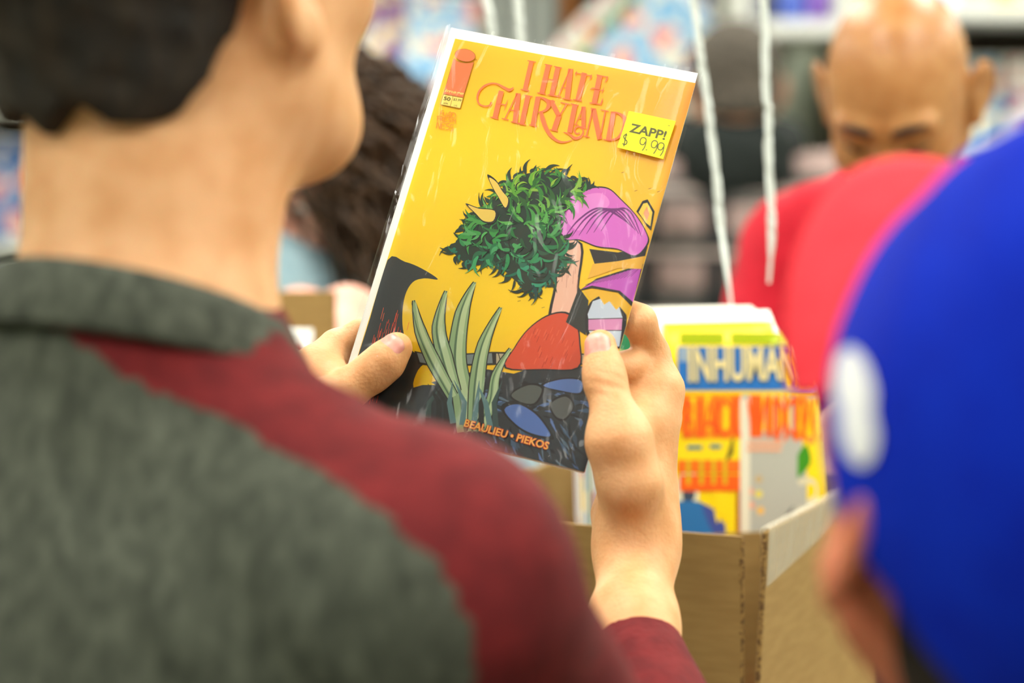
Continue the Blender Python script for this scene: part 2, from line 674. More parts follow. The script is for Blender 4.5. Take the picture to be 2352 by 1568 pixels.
# pale green blades of grass
for pts, w in (([(1075, 990), (1062, 900), (1050, 820), (1062, 720), (1090, 648)], [50, 46, 40, 30, 2]),
               ([(1090, 990), (1096, 880), (1112, 790), (1150, 706)], [30, 34, 26, 2]),
               ([(1046, 900), (1022, 820), (1008, 750), (1024, 668)], [26, 34, 28, 2]),
               ([(1040, 910), (996, 830), (966, 760), (950, 690)], [24, 30, 24, 2]),
               ([(1100, 990), (1130, 920), (1140, 860), (1172, 800)], [22, 24, 18, 2])):
    art.stroke(pts, [a + 5 for a in w], INK)
    art.stroke(pts, w, (150, 182, 136))
    art.stroke([(x + 4, y) for x, y in pts], [a * .4 for a in w], (190, 214, 168))
    art.stroke([(x - 5, y + 3) for x, y in pts], [a * .14 for a in w], (88, 120, 92))
for i in range(9):
    x = 985 + i * 20 + rnd.uniform(-6, 6)
    art.stroke([(x, 960 + i * 4), (x + rnd.uniform(-12, 12), 925), (x + rnd.uniform(-30, 30), 872 + rnd.uniform(0, 20))], [14, 12, 1], rnd.choice([(38, 46, 48), (58, 84, 84), (96, 136, 140)]))
# pale tree trunk standing in a red knoll
art.poly(blob([(1276, 560), (1338, 560), (1330, 660), (1334, 740), (1262, 740), (1274, 650)], 4), INK)
art.poly(blob([(1281, 562), (1333, 562), (1325, 660), (1328, 738), (1268, 738), (1280, 650)], 4), (244, 196, 172))
for i in range(9):
    art.stroke([(1288 + i * 5, 580 + (i * 37) % 60), (1286 + i * 5, 610 + (i * 37) % 60)], [1, 4, 1], (206, 140, 120))
knoll = [(1160, 846), (1180, 800), (1212, 756), (1256, 724), (1300, 716), (1326, 740), (1334, 790), (1330, 846), (1250, 850)]
art.poly(blob(knoll, 4), INK)
art.poly(blob([(1248 + (x - 1248) * .96, 794 + (y - 794) * .95) for x, y in knoll], 4), (222, 84, 52))
for i in range(40):
    x = rnd.uniform(1200, 1320)
    y = rnd.uniform(750, 835)
    art.stroke([(x, y), (x - 6, y + 14)], [1, 3, 1], rnd.choice([(176, 56, 38), (238, 112, 76)]))
# banded boulder on the right
art.poly([(1330, 660), (1300, 740), (1346, 770), (1352, 690)], (44, 52, 50))
art.poly(blob([(1346, 720), (1360, 690), (1392, 678), (1424, 692), (1440, 730), (1424, 800), (1362, 792), (1346, 760)], 4), INK)
art.poly([(1350, 722), (1362, 692), (1392, 682), (1420, 696), (1430, 730), (1352, 732)], (206, 222, 240))
art.poly([(1352, 734), (1430, 732), (1428, 758), (1352, 758)], (224, 150, 200))
art.poly([(1353, 760), (1428, 760), (1423, 796), (1364, 790)], (206, 224, 240))
# violet folds and yellow ruffle between trunk and edge
art.poly([(1330, 668), (1370, 640), (1478, 606), (1452, 704), (1420, 672), (1360, 662)], INK)
art.poly([(1336, 664), (1372, 644), (1474, 612), (1456, 694), (1424, 668), (1360, 656)], (206, 96, 208))
for i in range(14):
    x = 1345 + i * 8
    art.stroke([(x, 655 - i * 1.5), (x + 34, 640 - i * 2.4)], [1, 3, 1], (120, 40, 126))
art.poly([(1340, 668), (1372, 664), (1412, 674), (1446, 704), (1440, 724), (1424, 704), (1416, 712), (1400, 692), (1388, 700), (1376, 680), (1360, 690)], (248, 196, 50))
art.poly([(1362, 606), (1420, 598), (1482, 586), (1474, 618), (1420, 616), (1376, 632), (1350, 640)], (244, 190, 66))
art.poly([(1354, 572), (1420, 580), (1488, 566), (1482, 588), (1420, 600), (1366, 606)], INK)
# rounded pink mass
pink = [(1272, 512), (1284, 480), (1316, 446), (1360, 430), (1398, 432), (1428, 458), (1462, 494), (1486, 534), (1490, 560), (1462, 590), (1420, 574), (1372, 568), (1330, 552), (1296, 550)]
art.poly(blob(pink), INK)
cxx, cyy = 1382, 505
art.poly(blob([(cxx + (x - cxx) * .97, cyy + (y - cyy) * .96) for x, y in pink]), (224, 116, 214))
art.poly(blob([(1300, 500), (1330, 456), (1380, 444), (1400, 470), (1360, 500), (1330, 530)]), (238, 146, 226))
for i in range(6):
    k = i * 17
    art.stroke([(1296 + k, 548 - k * .2), (1330 + k, 505 - k * .25), (1380 + k * .8, 478 + k * .1), (1440 + k * .4, 510 + k * .4)], [1, 4, 4, 1], (120, 50, 126))
art.poly([(1462, 486), (1476, 462), (1488, 458), (1504, 486), (1496, 530), (1486, 520), (1474, 500)], INK)
art.poly([(1467, 488), (1478, 468), (1487, 466), (1499, 488), (1494, 520), (1484, 512)], (250, 214, 80))
art.poly([(1478, 490), (1486, 474), (1492, 492), (1486, 508)], (232, 150, 90))
# leafy green mass: dark core and curling fronds
core = [(1040, 575), (1060, 545), (1075, 505), (1110, 480), (1150, 440), (1180, 410), (1230, 396), (1290, 400), (1335, 425), (1350, 436), (1310, 452),
        (1282, 484), (1272, 515), (1296, 552), (1296, 600), (1270, 640), (1225, 672), (1190, 650), (1150, 615), (1110, 600), (1075, 606)]
art.poly(blob(core), (24, 52, 40))


def frond(x, y, a, l, w, c, curl):
    pts = [(x, y)]
    for i in range(5):
        a += curl
        x += math.cos(a) * l / 5
        y += math.sin(a) * l / 5
        pts.append((x, y))
    art.stroke(pts, [w * .4, w, w, w * .7, w * .3, .6], c)


ctr = np.array([1200, 520])
for i, q in enumerate(smooth_path(core, 5, True)):      # ragged rim
    if 26 < i < 52 and 1275 < q[0] and q[1] > 440:
        continue
    dv = q - ctr
    a = math.atan2(dv[1], dv[0]) + rnd.uniform(-.7, .7)
    frond(q[0], q[1], a, rnd.uniform(14, 40), rnd.uniform(5, 10), (24, 52, 40), rnd.choice([-.3, .3, .15]))
    if rnd.random() < .7:
        frond(q[0] - dv[0] * .05, q[1] - dv[1] * .05, a, rnd.uniform(12, 30), rnd.uniform(3, 7), (60, 140, 50) if q[1] < 560 else (20, 120, 96), rnd.choice([-.3, .3]))
from math import hypot
for i in range(240):
    q = np.array(core[rnd.randrange(len(core))], float)
    p = ctr + (q - ctr) * math.sqrt(rnd.random()) * .92
    t = min(max((p[1] - 430) / 210, 0), 1)
    g = rnd.random()
    c = tuple(int(a * (1 - t) + b * t) for a, b in zip(((110, 180, 50), (66, 146, 44), (44, 110, 40), (150, 200, 70))[i % 4], ((24, 140, 112), (16, 110, 92), (20, 78, 72), (40, 160, 130))[i % 4]))
    c = tuple(v // 12 * 12 for v in c)
    dv = p - ctr
    frond(p[0], p[1], math.atan2(dv[1], dv[0]) + rnd.uniform(-1.0, 1.0), rnd.uniform(22, 54), rnd.uniform(5, 11), c, rnd.choice([-.35, .35, .2, -.2]))
    if i % 3 == 0:
        frond(p[0] + 4, p[1] + 3, math.atan2(dv[1], dv[0]) + rnd.uniform(-.8, .8), rnd.uniform(20, 44), rnd.uniform(2, 4), (20, 36, 32), rnd.choice([-.35, .35]))
# two buff leaves in it
for lf in ([(1070, 468), (1100, 478), (1142, 484), (1138, 512), (1112, 512), (1092, 492)], [(1120, 402), (1140, 414), (1156, 440), (1172, 462), (1164, 486), (1146, 456), (1132, 432)]):
    art.poly(blob(lf, 4), INK)
    mx_, my_ = np.mean([p[0] for p in lf]), np.mean([p[1] for p in lf])
    art.poly(blob([(mx_ + (x - mx_) * .85, my_ + (y - my_) * .82) for x, y in lf], 4), (240, 206, 96))
for (x, y) in ((1428, 398), (1490, 435), (1510, 442), (1458, 440), (1190, 693), (1245, 708)):
    art.stroke([(x, y), (x + 7, y - 2)], [1, 3, 1], (120, 70, 30))
art.build('cover_picture', comic, CT + .00003)

# ---- title lettering, traced in a 3.92x enlargement of the masthead
TIT = (255, 131, 76)
ttl = Print(lambda X, Y: cov(980 + X / 3.92, 90 + Y / 3.92))


def stem(x0, y0, x1, y1, w):
    ttl.stroke([(x0, y0), (x1, y1)], w, TIT, z=0)


for s_ in ((948, 203, 888, 462, 40), (1100, 236, 1040, 492, 44), (1186, 256, 1130, 510, 44), (1300, 272, 1268, 544, 46),
           (1424, 308, 1364, 556, 46), (1562, 334, 1512, 584, 46), (676, 470, 618, 716, 46), (828, 492, 800, 756, 46),
           (916, 514, 860, 770, 44), (1006, 530, 960, 782, 44), (1124, 558, 1196, 700, 42), (1196, 690, 1150, 826, 46),
           (1340, 594, 1290, 846, 44), (1416, 612, 1416, 800, 38), (1504, 632, 1562, 905, 46), (1686, 662, 1638, 914, 44)):
    stem(*s_)
for s_ in ((1298, 272, 1186, 522, 10), (822, 494, 706, 726, 10), (1266, 584, 1196, 704, 11), (1412, 614, 1344, 776, 9), (1498, 638, 1440, 882, 12),
           (1612, 650, 1562, 905, 12)):
    stem(*s_)
for s_ in ((912, 198, 988, 212), (850, 456, 928, 472), (1066, 231, 1134, 244), (1000, 486, 1076, 501), (1150, 250, 1222, 265), (1094, 503, 1170, 518),
           (1166, 515, 1216, 527), (1226, 536, 1312, 553), (1320, 546, 1402, 562), (1470, 578, 1578, 593), (578, 706, 652, 723), (680, 718, 742, 732),
           (764, 748, 842, 763), (884, 508, 958, 523), (822, 762, 898, 777), (926, 776, 998, 791), (1092, 551, 1160, 566), (1210, 575, 1292, 592),
           (1112, 818, 1188, 834), (1300, 586, 1372, 602), (1334, 771, 1372, 781), (1386, 796, 1442, 809), (1418, 876, 1472, 889), (1570, 640, 1642, 656),
           (1480, 626, 1522, 636), (1592, 906, 1660, 920), (1345, 308, 1488, 336), (1532, 326, 1634, 348), (1088, 362, 1160, 378), (1232, 440, 1278, 450),
           (748, 640, 806, 652), (1376, 716, 1416, 724)):
    ttl.stroke([(s_[0], s_[1]), (s_[2], s_[3])], 9, TIT, z=0)
for pts, w in (([(1356, 292), (1346, 315), (1344, 340)], [4, 12, 2]), ([(1488, 322), (1482, 350), (1468, 374)], [6, 14, 2]),
               ([(1634, 340), (1624, 370), (1606, 398)], [6, 14, 2]), ([(1588, 536), (1582, 566), (1570, 592)], [2, 14, 8]),
               ([(1474, 462), (1500, 446), (1540, 462), (1594, 466)], [3, 12, 12, 4]), ([(1600, 436), (1592, 462), (1580, 492)], [2, 9, 2]),
               ([(786, 440), (750, 462), (700, 440), (640, 408), (580, 404), (520, 428), (474, 480), (460, 540), (480, 590), (530, 608), (572, 598), (586, 572)], [8, 28, 22, 13, 14, 17, 18, 16, 14, 12, 14, 20]),
               ([(646, 592), (680, 590), (716, 598)], [8, 10, 8]), ([(738, 546), (718, 590), (700, 652)], [2, 10, 2]),
               ([(984, 526), (1040, 532), (1096, 566), (1100, 610), (1068, 648), (1008, 664)], [8, 16, 34, 36, 20, 8]),
               ([(1034, 660), (1048, 720), (1076, 800), (1120, 870), (1186, 922), (1256, 930), (1330, 904)], [26, 42, 38, 32, 22, 12, 3]),
               ([(1236, 842), (1290, 862), (1340, 896), (1392, 880), (1414, 836), (1390, 796), (1350, 798), (1334, 830), (1356, 856), (1382, 846)], [6, 18, 26, 20, 12, 12, 14, 16, 14, 10]),
               ([(1662, 660), (1720, 668), (1776, 704), (1790, 762), (1768, 838), (1716, 898), (1640, 916)], [6, 14, 34, 40, 34, 20, 8])):
    ttl.stroke(pts, w, TIT, z=0)
ttl.build('title_lettering', comic, CT + .00006 + LAYER[0] * 1.2e-6)


# ---- text set in the built-in face, laid along a pixel baseline
def text_at(name, s, pA, pB, hpx, c, place, parent, z, bold=0.0, lean=0.0, squeeze=True, m=None):
    """text from pixel pA to pB along the baseline, capitals hpx pixels tall"""
    cu = bpy.data.curves.new(name, 'FONT')
    cu.body = s
    cu.offset = bold
    cu.shear = lean
    cu.resolution_u = 3
    tmp = bpy.data.objects.new(name, cu)
    COL.objects.link(tmp)
    dg = bpy.context.evaluated_depsgraph_get()
    me = bpy.data.meshes.new_from_object(tmp.evaluated_get(dg))
    bpy.data.objects.remove(tmp)
    a, b = np.array(place(*pA)), np.array(place(*pB))
    xs = [v.co.x for v in me.vertices]
    x0, x1 = min(xs), max(xs)
    u = b - a
    Lm = np.linalg.norm(u)
    u = u / Lm
    up = np.array([-u[1], u[0]])
    q = np.array(place(pA[0], pA[1] - hpx))
    hm = abs((q - a) @ up)
    for v in me.vertices:
        p = a + u * (v.co.x - x0) / (x1 - x0) * Lm + up * v.co.y / .69 * hm
        v.co = (p[0], p[1], z)
    me.update()
    me.materials.clear()
    me.materials.append(m or mat('ink_%02x%02x%02x' % c, c, 0.5))
    o = bpy.data.objects.new(name, me)
    COL.objects.link(o)
    o.parent = parent
    return o


# publisher's mark, price box and small variant mark under it (9.22x enlargement from 1000,100)
ZT = CT + .00006 + LAYER[0] * 1.2e-6
LAYER[0] = 0
lg = Print(lambda X, Y: cov(1000 + X / 9.227, 100 + Y / 9.227))
BRN = (176, 108, 24)


def oval(cx, cy, rx, ry, rot, n=36):
    return [(cx + rx * math.cos(t) * math.cos(rot) - ry * math.sin(t) * math.sin(rot), cy + rx * math.cos(t) * math.sin(rot) + ry * math.sin(t) * math.cos(rot))
            for t in [2 * math.pi * i / n for i in range(n)]]


lg.poly(oval(640, 262, 222, 136, .16), BRN)
lg.poly(oval(640, 262, 211, 126, .16), TIT)
arc = [(400, 322), (470, 380), (560, 412), (660, 424), (760, 416), (830, 396)]
lg.poly(arc + [(600, 1162), (178, 1086)], BRN)
lg.poly([(406, 338), (470, 392), (560, 424), (660, 436), (760, 428), (816, 412), (594, 1148), (190, 1076)], TIT)
lg.poly([(176, 1088), (600, 1164), (538, 1392), (106, 1302)], BRN)
lg.poly([(182, 1096), (590, 1168), (532, 1380), (120, 1298)], (255, 236, 122))
lg.stroke([(386, 1128), (324, 1344)], 9, BRN)
lg.stroke([(850, 360), (895, 350)], 8, BRN)
lg.stroke([(866, 335), (878, 378)], 8, BRN)
mk = (255, 150, 44)
for pts in ([(130, 1420), (118, 1500)], [(130, 1420), (190, 1410)], [(126, 1460), (176, 1462)], [(190, 1440), (180, 1520), (215, 1520)], [(230, 1530), (250, 1450), (280, 1535)],
            [(300, 1450), (330, 1440), (345, 1480), (320, 1540), (296, 1520), (300, 1450)], [(370, 1450), (425, 1470), (440, 1520), (400, 1560), (360, 1540), (370, 1450)],
            [(40, 1535), (120, 1530)], [(60, 1530), (50, 1640)], [(60, 1580), (105, 1580)], [(120, 1630), (130, 1540), (180, 1560), (140, 1590), (185, 1640)],
            [(280, 1550), (210, 1545), (200, 1640), (270, 1640)], [(205, 1592), (260, 1592)], [(360, 1570), (305, 1570), (300, 1605), (345, 1615), (335, 1650), (290, 1650)],
            [(385, 1570), (375, 1660)], [(440, 1580), (425, 1690)], [(380, 1615), (432, 1625)],
            [(30, 1790), (55, 1660), (100, 1790), (125, 1670)], [(225, 1680), (150, 1675), (140, 1790), (215, 1800)], [(146, 1730), (205, 1735)],
            [(310, 1690), (255, 1690), (250, 1735), (300, 1750), (290, 1810), (235, 1815)], [(395, 1720), (335, 1715), (330, 1765), (380, 1775), (370, 1830), (315, 1830)]):
    lg.stroke([(x, y + 20) for x, y in pts] if len(pts) < 4 else [(x, y + 20) for x, y in pts], 15, mk, z=0)
lg.build('publisher_mark', comic, ZT)
SP = lambda X, Y: cov(1000 + X / 9.227, 100 + Y / 9.227)
text_at('mark_lettering', 'image', (205, 1032), (606, 1102), 62, (255, 226, 120), SP, comic, ZT + .00012, .022, .25)
text_at('issue_number', '50', (180, 1205), (322, 1232), 76, (110, 96, 30), SP, comic, ZT + .00012, .03)
text_at('issue_month', 'APR', (172, 1290), (276, 1306), 32, (130, 112, 40), SP, comic, ZT + .00012, .01)
text_at('issue_price', '$3.99', (388, 1216), (556, 1244), 48, (130, 112, 40), SP, comic, ZT + .00012, .02)
text_at('price_country', 'US', (402, 1338), (470, 1350), 32, (140, 124, 60), SP, comic, ZT + .00012, .01)
for nm, dz, bo, c in (('credit_outline', 0, .055, (232, 84, 40)), ('credit_lettering', .00002, .012, (255, 196, 96))):
    text_at(nm, 'BEAULIEU \u2022 PIEKOS', (1066, 979), (1259, 1033), 17, c, cov, comic, ZT + .00012 + dz, bo)

# ---- clear plastic sleeve with wrinkles
bagm = bpy.data.materials.new('clear_plastic')
bagm.use_nodes = True
nt = bagm.node_tree
nt.nodes.remove(nt.nodes['Principled BSDF'])
tr = nt.nodes.new('ShaderNodeBsdfTransparent')
tr.inputs[0].default_value = (1, 1, 1, 1)
gl = nt.nodes.new('ShaderNodeBsdfGlossy')
gl.inputs['Roughness'].default_value = .13
fr = nt.nodes.new('ShaderNodeFresnel')
fr.inputs[0].default_value = 1.26
ms = nt.nodes.new('ShaderNodeMixShader')
nt.links.new(fr.outputs[0], ms.inputs[0])
nt.links.new(tr.outputs[0], ms.inputs[1])
nt.links.new(gl.outputs[0], ms.inputs[2])
nt.links.new(ms.outputs[0], nt.nodes['Material Output'].inputs[0])
tc = nt.nodes.new('ShaderNodeTexCoord')
mp = nt.nodes.new('ShaderNodeMapping')
mp.inputs['Scale'].default_value = (1.0, .42, 1)
mp.inputs['Rotation'].default_value = (0, 0, .25)
nt.links.new(tc.outputs['Object'], mp.inputs[0])
nz = nt.nodes.new('ShaderNodeTexNoise')
nz.inputs['Scale'].default_value = 26
nz.inputs['Detail'].default_value = 1.2
nz.inputs['Distortion'].default_value = 1.6
nt.links.new(mp.outputs[0], nz.inputs['Vector'])
sb = nt.nodes.new('ShaderNodeMath')
sb.operation = 'SUBTRACT'
sb.inputs[1].default_value = .52
nt.links.new(nz.outputs['Fac'], sb.inputs[0])
ab = nt.nodes.new('ShaderNodeMath')
ab.operation = 'ABSOLUTE'
nt.links.new(sb.outputs[0], ab.inputs[0])
rg = nt.nodes.new('ShaderNodeMapRange')
rg.interpolation_type = 'SMOOTHSTEP'
rg.inputs['From Min'].default_value = 0
rg.inputs['From Max'].default_value = .075
rg.inputs['To Min'].default_value = 1
rg.inputs['To Max'].default_value = 0
nt.links.new(ab.outputs[0], rg.inputs['Value'])
bp = nt.nodes.new('ShaderNodeBump')
bp.inputs['Strength'].default_value = .5
bp.inputs['Distance'].default_value = .0010
nt.links.new(rg.outputs[0], bp.inputs['Height'])
nt.links.new(bp.outputs[0], gl.inputs['Normal'])

NX, NY = 48, 72
gx0, gx1, gy0, gy1 = -.0042, BW + .0030, -BH - .0016, .0010
vs, fs = [], []
rw = random.Random(3)
waves = [(rw.uniform(60, 170), rw.uniform(-60, 60), rw.uniform(0, 6), rw.uniform(.00003, .00009)) for _ in range(7)]
for side in (1, -1):
    for j in range(NY + 1):
        for i in range(NX + 1):
            u, v = i / NX, j / NY
            x, y = gx0 + (gx1 - gx0) * u, gy0 + (gy1 - gy0) * v
            edge = min(1, min(u, 1 - u) / .035)
            if side == 1:
                h = .0052 + sum(a * math.sin(kx * x + ky * y + ph) for kx, ky, ph, a in waves)
                h = max(h, .0048)
                z = -.0002 + (h + .0002) * math.sin(edge * math.pi / 2) if edge < 1 else h
            else:
                z = -.0002 - .0012 * edge
            vs.append((x, y, z))
    b0 = 0 if side == 1 else (NX + 1) * (NY + 1)
    for j in range(NY):
        for i in range(NX):
            a = b0 + j * (NX + 1) + i
            q = (a, a + 1, a + NX + 2, a + NX + 1)
            fs.append(q if side == 1 else q[::-1])
bag = mesh('plastic_sleeve', vs, fs, bagm, comic, smooth=True)

# ---- price sticker on the sleeve
stk = [cov(1448, 260), cov(1555, 283), cov(1526, 370), cov(1421, 343)]
SZ = .0063
s0 = np.array(stk)
mesh('price_sticker', [(x, y, SZ - .0002) for x, y in stk] + [(x, y, SZ) for x, y in stk],
     [(3, 2, 1, 0), (4, 5, 6, 7)[::-1], (0, 1, 5, 4), (1, 2, 6, 5), (2, 3, 7, 6), (3, 0, 4, 7)], mat('sticker_paper', (255, 243, 20), .55), comic)
stick = comic.children[-1]
bmf = bmesh.new()
bmf.from_mesh(stick.data)
bmesh.ops.recalc_face_normals(bmf, faces=bmf.faces)
bmf.to_mesh(stick.data)
bmf.free()
text_at('sticker_shop_name', 'ZAPP!', (1447, 307), (1530, 326), 20, (84, 84, 36), cov, stick, SZ + .00004, .034)
DOT = (96, 94, 36)
dm = Print(cov)


def dotted(pts, w=2.7):
    dm.stroke(pts, w, DOT, z=0)


def nine(x, y, s=1.0):
    dotted([(x + 9, y + 6), (x + 4, y + 13), (x - 3, y + 11), (x - 3, y + 2), (x + 2, y - 3), (x + 9, y - 1), (x + 10, y + 6), (x + 7, y + 18), (x + 1, y + 27)])


nine(1477, 324)
nine(1503, 331)
nine(1518, 336)
dotted([(1487, 348), (1489, 350)], 3)
dotted([(1444, 316), (1440, 314), (1436, 318), (1438, 324), (1443, 329), (1442, 335), (1437, 337), (1433, 334)])
dotted([(1442, 311), (1436, 341)])
dotted([(1537, 293), (1542, 294)], 1.4)
dm.build('sticker_price', stick, SZ + .00004)


# ------------------------------------------------------------------ people
def arr(*a):
    return np.array(a, float)


def lerp(a, b, t):
    return np.asarray(a) * (1 - t) + np.asarray(b) * t


def nvec(v):
    return v / np.linalg.norm(v)


def clip_quads(v, f, val):
    """split a quad mesh along val = 0 -> (part below, part above)"""
    v = [tuple(a) for a in v]
    cache = {}
    out = ([], [])
    sgn = val > 0
    cnt = sgn[f].sum(1)
    out[0].extend(f[cnt == 0].tolist())
    out[1].extend(f[cnt == 4].tolist())
    for q in f[(cnt > 0) & (cnt < 4)].tolist():
        pl = ([], [])
        for i in range(4):
            a, b = q[i], q[(i + 1) % 4]
            pl[int(sgn[a])].append(a)
            if sgn[a] != sgn[b]:
                k = (min(a, b), max(a, b))
                if k not in cache:
                    t = val[a] / (val[a] - val[b])
                    v.append(tuple(np.array(v[a]) * (1 - t) + np.array(v[b]) * t))
                    cache[k] = len(v) - 1
                pl[0].append(cache[k])
                pl[1].append(cache[k])
        for k in (0, 1):
            if len(pl[k]) > 2:
                out[k].append(pl[k])
    v = np.array(v)
    res = []
    for k in (0, 1):
        ids = sorted({i for q in out[k] for i in q})
        m_ = {i: j for j, i in enumerate(ids)}
        res.append((v[ids], [[m_[i] for i in q] for q in out[k]]))
    return res


def person(label, base, J, hd, skinm, shirtm, trouserm, shoem=None, sleeve='short', cut=.62, hands=None, h=.008, fat=1.0, hh=.0045, wrinkle=.003,
           shirt_name='shirt', extra_body=None, body_hi=None, seam=None, sleevem=None, arm_r=(.047, .041, .027), loose=.012, sleeve_r=(.070, .060, .043), neck_r=.058, hem=None):
    """J: joints in world metres (neck base N, shoulders SL SR, elbows EL ER, wrists WL WR, pelvis H, ankles AL AR);
    hd = (head centre, head frame, scale)"""
    root = empty('person', base, label, 'person')
    root['worldverts'] = True
    J = {k: arr(*v) for k, v in J.items()}
    xr = J['SR'] - J['SL']
    half = np.linalg.norm(xr) / 2
    mid = (J['SR'] + J['SL']) / 2
    xr = xr / np.linalg.norm(xr)
    zs = mid - J['H']
    torso_len = np.linalg.norm(zs)
    zs = zs / torso_len
    yf = np.cross(zs, xr)
    yf /= np.linalg.norm(yf)
    zs = np.cross(xr, yf)
    RT = np.stack([xr, yf, zs], 1)
    hc, HR, hs = np.asarray(hd[0], float), hd[1], hd[2]

    def headf(q):
        return head_sdf(((q - hc.astype(np.float32)) @ HR.astype(np.float32)) / hs) * hs

    nk0 = J['N'] - zs * .04
    nk1 = hc + HR @ arr(0, -.022, -.045) * hs

    ndir = nvec(nk1 - nk0)

    def torso(q, off=0.0):
        c1 = mid - zs * .13 + yf * .005
        d = ell(q, c1, (half * .86 * fat + off, .112 * fat + off, .20 + off), RT)
        d = smin(d, ell(q, J['H'] + zs * .06, (.150 * fat + off, .105 * fat + off, .20 + off), RT), .10)
        d = smin(d, seg(q, J['SL'] * .9 + mid * .1, J['SR'] * .9 + mid * .1, .052 + off), .07)
        for S in ('SL', 'SR'):
            d = smin(d, seg(q, J['N'] - zs * .022, J[S] * .9 + J['N'] * .1, .031 + off, .042 + off), .04)
        d = smin(d, seg(q, nk0, J['N'] - zs * .02, neck_r + off, neck_r - .004 + off), .035)
        return d

    def arms(q, off=0.0):
        d = None
        for s in 'LR':
            a = seg(q, J['S' + s], J['E' + s], arm_r[0] + off, arm_r[1] + off)
            b = seg(q, J['E' + s], J['W' + s], arm_r[1] - .002 + off, arm_r[2] + off)
            a = smin(a, b, .02)
            d = a if d is None else np.minimum(d, a)
        return d

    def legs(q, off=0.0):
        d = None
        for s, sg in (('L', -1), ('R', 1)):
            hip = J['H'] + xr * sg * .085 * fat
            kn = (hip + J['A' + s]) / 2 + yf * .02
            a = smin(seg(q, hip, kn, .083 * fat + off, .058 + off), seg(q, kn, J['A' + s], .056 + off, .036 + off), .03)
            d = a if d is None else np.minimum(d, a)
        return d

    chains = []
    for s in 'LR':
        if hands and s in hands:
            chains += hand_simple(J['W' + s], *hands[s])

    def body_lo(q):
        d = smin(torso(q), arms(q), .03)
        d = smin(d, legs(q), .04)
        d = smin(d, seg(q, nk0, nk1, neck_r * .84, neck_r * .97), .02)
        d = smin(d, headf(q), .035)
        for pts, r in chains:
            d = smin(d, chain(q, pts, r, .006), .012)
        if extra_body:
            d = extra_body(q, d)
        return d

    pts = np.array(list(J.values()) + [hc])
    lo, hi = pts.min(0) - .22, pts.max(0) + .22
    lo[2] = max(lo[2], min(J['AL'][2], J['AR'][2]) - .05)
    parts = []
    lo2 = lo.copy()
    zc = J['N'][2] - .10
    lo2[2] = zc
    low_hi = hi.copy()
    n_ = int(math.ceil((hi[2] - zc) / .01))
    # head and neck are meshed finer than the rest; both halves overlap under the shirt
    parts.append(surface(lambda q: smax(body_lo(q), zc - .004 - q[:, 2], .002), np.minimum(hc, J['N']) - arr(.16, .16, .20), np.maximum(hc, J['N']) + .17, hh))

    def _nohead(q):
        d = smin(torso(q), arms(q), .03)
        d = smin(d, legs(q), .04)
        for pp, r in chains:
            d = smin(d, chain(q, pp, r, .006), .012)
        return d
    parts.append(surface(_nohead, lo, hi, h))
    if body_hi:
        parts.append(body_hi)
    body = fast_mesh('body', parts, skinm, root)

    # ---- shirt, hollow at the neck and the sleeve ends
    def ends(s):
        if sleeve == 'short':
            e = lerp(J['S' + s], J['E' + s], cut)
            return e, (J['E' + s] - J['S' + s])
        e = lerp(J['E' + s], J['W' + s], cut)
        return e, (J['W' + s] - J['E' + s])

    def shirt(q):
        d = torso(q, loose)
        for s in 'LR':
            e, dv = ends(s)
            dv = dv / np.linalg.norm(dv)
            if sleeve == 'short':
                a = seg(q, J['S' + s], e + dv * .1, sleeve_r[0], sleeve_r[1])
                if hem and s in hem:
                    he, hn = hem[s]
                    a = seg(q, J['S' + s], e + dv * .3, sleeve_r[0], sleeve_r[1])
                else:
                    a = smax(a, (q - e.astype(np.float32)) @ dv.astype(np.float32), .006)
            else:
                a = seg(q, J['S' + s], J['E' + s], sleeve_r[0], sleeve_r[1])
                b2 = seg(q, J['E' + s], e + dv * .06, sleeve_r[1], sleeve_r[2] - .005)
                b2 = smax(b2, (q - e.astype(np.float32)) @ dv.astype(np.float32), .006)
                a = smin(a, b2, .03)
            d = smin(d, a, .045)
        d = d + wrinkle * vnoise(q, 38, 1) + wrinkle * .5 * vnoise(q, 75, 4)
        # neck hole
        d = smax(d, -seg(q, J['N'] + zs * .050, J['N'] + zs * .25 + yf * .03, neck_r + .006), .008)
        # hem
        d = smax(d, (J['H'] - zs * .03 - q).astype(np.float32) @ zs.astype(np.float32), .01)
        for s in 'LR':
            e, dv = ends(s)
            if hem and s in hem:
                he, hn = hem[s]
                d = d + .004 * np.sin((q @ arr(55, 30, 75).astype(np.float32)) + 1.0) * np.clip(-((q - he.astype(np.float32)) @ hn.astype(np.float32)) / .05, 0, 1)
                d = smax(d, -np.maximum(-((q - he.astype(np.float32)) @ hn.astype(np.float32)), seg(q, J['S' + s], J['E' + s], .078)), .006)
                d = smax(d, -seg(q, lerp(J['S' + s], J['E' + s], .45), J['E' + s], arm_r[0] + .002), .006)
                continue
            d = smax(d, -seg(q, e - dv / np.linalg.norm(dv) * .045, e + dv, (arm_r[1] if sleeve == 'short' else sleeve_r[2] - .012) + .006), .006)
        return d

    slo = np.minimum(lo, hi)
    slo = slo.copy()
    slo[2] = J['H'][2] - .12
    shi = hi.copy()
    shi[2] = max(J['N'][2], J['SL'][2], J['SR'][2]) + .12
    sv, sf = surface(shirt, slo, shi, h)
